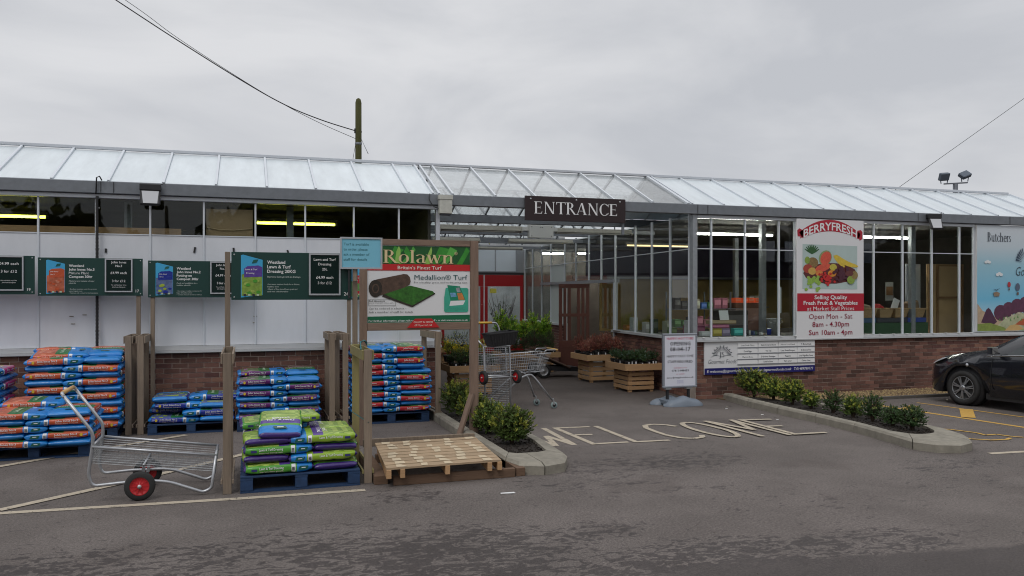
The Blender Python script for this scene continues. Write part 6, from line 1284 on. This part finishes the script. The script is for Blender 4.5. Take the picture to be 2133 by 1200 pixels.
# stocked racks deeper in the shop
NTH=('first','second','third','fourth','fifth','sixth','seventh','eighth')
for (nm,xr,yr) in (('near rack',9.0,16.0),('far rack',11.2,18.0),('middle rack',13.6,17.6)):
    rk=thing('shop_rack','dark open shelving rack, the %s standing inside the right shop'%nm,'rack',(xr,yr,0))
    for z in (.75,1.2,1.6): boxo('shelf',rk,xr,yr,z,xr+1.7,yr+.35,z+.02,GALV)
    for x in (xr,xr+1.67): boxo('upright',rk,x,yr+.36,.01,x+.03,yr+.39,2.0,GALV)
    for si,(z,sn) in enumerate(((1.22,'middle'),(1.62,'top'))):
        x=xr+.04
        for k in range(8):
            w_=rnd.uniform(.12,.19); hh=rnd.uniform(.12,.30); cn_,cc=rnd.choice((('cream',(.5,.45,.35)),('red',(.42,.05,.03)),('white',(.6,.6,.58)),('green',(.08,.20,.06)),('blue',(.05,.12,.35)),('brown',(.22,.13,.07)),('yellow',(.5,.38,.06)),('black',(.03,.03,.03)),('pink',(.45,.16,.22))))
            goods('card_box','%s pack, %s from the left on the %s shelf of the %s'%(cn_,NTH[k],sn,nm),'box',x,z,x+w_,z+hh,yr+.04,.22,G_('r'+cn_,cc)); x+=w_+.025
# right bay
WICK=mat('wicker',(.50,.33,.17),.8,var=.35,vs=60,bump=.8,bs=90); 
def wick(label,x0,x1,y,z):
    r=thing('wicker_basket',label,'basket',((x0+x1)/2,y,z),group='wicker baskets on the produce display'); w=(x1-x0)/2
    vs=[]; 
    for (a,c,h) in ((w*.78,.14,0),(w,.19,.19),(w-.02,.17,.19),(w*.74,.12,.02)): vs+=[(-a,-c,h),(a,-c,h),(a,c,h),(-a,c,h)]
    MB().add(vs,[(4*i+j,4*i+(j+1)%4,4*i+4+(j+1)%4,4*i+4+j) for i in range(3) for j in range(4)]+[(0,3,2,1),(12,13,14,15)],WICK).build('bowl',r)
    MB().tube([(-w,-.19,.19),(w,-.19,.19),(w,.19,.19),(-w,.19,.19)],.014,WICK,6,closed=True).build('rim',r); return r
r=wick('wicker basket at the left end of the produce display holding a brown sack',12.22,12.62,14.05,1.45); MB().obox((0,.02,.20),(.26,.2,.16),G_('sack',(.28,.22,.15)),Matrix.Rotation(.2,3,'Y')).build('lining',r,bevel=.03)
r=wick('wicker basket second from left with red netting',12.68,13.04,14.05,1.45); MB().obox((-.05,.02,.20),(.2,.2,.13),G_('red',(.45,.03,.03)),Matrix.Rotation(.5,3,'Y')).build('lining',r,bevel=.03)
r=wick('wicker basket third from left with a leaning white card',13.08,13.45,14.05,1.45); MB().obox((0,.02,.27),(.16,.02,.26),WHITE,Matrix.Rotation(.4,3,'Y')).build('lining',r)
r=wick('wicker basket at the right end of the display lined with hessian',13.50,13.90,14.05,1.45); MB().obox((0,.03,.24),(.30,.2,.22),G_('hessian',(.26,.17,.10)),Matrix.Rotation(-.15,3,'Y')).build('lining',r,bevel=.03)
r=thing('produce_display','tiered produce display draped in green matting with blue trays','display stand',(13.1,14.0,1.1)); boxo('matting',r,12.22,13.86,.01,13.95,14.4,1.34,mat('green_matting',(.03,.10,.04),.95,bump=1,bs=150))
for k,(x0,x1,c) in enumerate(((12.24,12.60,(.05,.12,.22)),(12.62,13.42,(.03,.035,.05)),(13.44,13.93,(.02,.06,.32)))): boxo('tray',r,x0,13.88,1.345,x1,14.3,1.44,mat('tray_%d'%k,c,.5),.006)
r=thing('timber_screen','back of a timber stud screen standing inside the right shop window','screen',(15,14.3,0)); OSB=mat('ply_tan',(.66,.46,.24),.7,var=.12,vs=3)
boxo('ply_sheet',r,14.40,14.34,.01,15.45,14.36,2.62,OSB)
for x in (14.42,14.66,15.36): boxo('stud',r,x,14.30,.01,x+.05,14.339,2.62,mat('stud',(.36,.21,.10),.7,var=.15,vs=4))
for z in (.9,1.85,2.57): boxo('noggin',r,14.715,14.302,z,15.355,14.338,z+.045,MATS['stud'])
r=thing('white_screen','plain white standing panel left of the timber stud screen','screen',(14.2,14.5,0)); boxo('sheet',r,13.98,14.5,.01,14.38,14.53,2.62,mat('sheet_white',(.62,.65,.68),.6)); boxo('foot',r,13.98,14.45,.01,14.38,14.495,.05,MATS['sheet_white'])
r=thing('fruit_poster','small framed poster hanging deep in the right bay','poster',(13.9,14.9,2.0)); boxo('sheet',r,13.78,14.9,1.80,14.0,14.91,2.22,G_('poster',(.45,.45,.42))); boxo('picture',r,13.80,14.895,1.92,13.98,14.899,2.12,G_('pic',(.28,.14,.06)))
for k in range(5): boxo('hanging_panel',B,11.9+k*.75,17.0,2.75,12.35+k*.75,17.03,3.25,mat('panel_navy',(.05,.055,.09),.6))
# ---------------------------------------------------------------- small things on the ground
o=MB().slab([(-.07,-.012),(.075,-.022),(.07,.012),(-.065,.016)],.004,.010,WHITE).build('paper_scrap'); o.location=(2.42,7.56,0); tag(o,'white paper scrap lying on the tarmac below the empty pallet','litter')
for k,(x,y,lab) in enumerate(((7.75,12.0,'tiny white litter fleck on the tarmac by the pavement sign'),(7.9,11.2,'pale litter fleck beside the long kerb'),(7.82,10.7,'pale litter fleck halfway along the long kerb'))):
    o=MB().slab([(-.02,-.01),(.02,-.014),(.018,.012),(-.02,.01)],.003,.008,WHITE).build('paper_scrap'); o.location=(x,y,0); tag(o,lab,'litter')
r=thing('twine','blue green twine looped over the front divider beside the turf board','twine',(1.19,8.5,1.38)); TWN=mat('twine_teal',(.03,.16,.17),.6)
for k in range(5): MB().tube([(1.13,8.5+k*.02,1.375),(1.16,8.8,1.44-k*.006),(1.28,9.3+.03*k,1.42),(1.40,10.0,1.36-k*.01)],.005,TWN,5).build('strand',r,world=True)
MB().tube([(1.13,9.30,.62),(1.19,8.41,.63),(1.25,8.6,.63)],.005,TWN,5).build('strand',r,world=True)
# leaves and grit on the tarmac
gl_=MB(); LT=mat('leaf_litter',(.05,.03,.018),.9,rand=.5); 
for k in range(900):
    if k<500: x=rnd.uniform(-3,9); y=rnd.uniform(2.6,13)
    else: x=rnd.uniform(-4,3.2); y=rnd.choice([rnd.gauss(12.9,.15),rnd.gauss(8.2,.25)])
    s=rnd.uniform(.003,.012); a=rnd.random()*3
    gl_.add([(x+s*math.cos(a),y+s*math.sin(a),.010),(x-s*.5*math.sin(a),y+s*.5*math.cos(a),.013),(x-s*math.cos(a),y-s*math.sin(a),.010),(x+s*.5*math.sin(a),y-s*.5*math.cos(a),.012)],[(0,1,2,3)],LT)
tag(gl_.build('leaf_litter'),'scattered grit and leaf fragments on the tarmac','leaf litter',kind='stuff')
# ---------------------------------------------------------------- far-off wood behind the viewer, seen only as reflections in the glass
wd=MB(); WM=mat('wood_foliage',(.03,.035,.02),.9,rand=.4)
wt=lambda x:8+2.6*math.sin(x*.21)+1.4*math.sin(x*.53+1)+.5*math.sin(x*1.7)
for k in range(160): x=-70+k; wd.add([(x,-36,0),(x+1,-36,0),(x+1,-36,wt(x+1)),(x,-36,wt(x))],[(0,1,2,3)],WM)
for k in range(5200):
    x=rnd.uniform(-70,90); y=-34+rnd.uniform(-4,4); top=wt(x)+rnd.uniform(-1.2,1.4); z=rnd.random()**.5*top; s=rnd.uniform(.2,.55); v=rv().normalized(); u=v.cross(Vector((.3,.2,1))).normalized()*s; w_=v.cross(u).normalized()*s; c=Vector((x,y,z))
    wd.add([c-u,c+w_,c+u,c-w_],[(0,1,2,3)],WM)
for k in range(60): x=-70+k*2.7+rnd.uniform(-.6,.6); wd.tube([(x,-34,0),(x+rnd.uniform(-.5,.5),-34,8)],[.3,.1],mat('bark_wood',(.05,.04,.03),.9),5)
tag(wd.build('woodland'),'dark line of trees across the road behind the viewer','trees',kind='stuff')
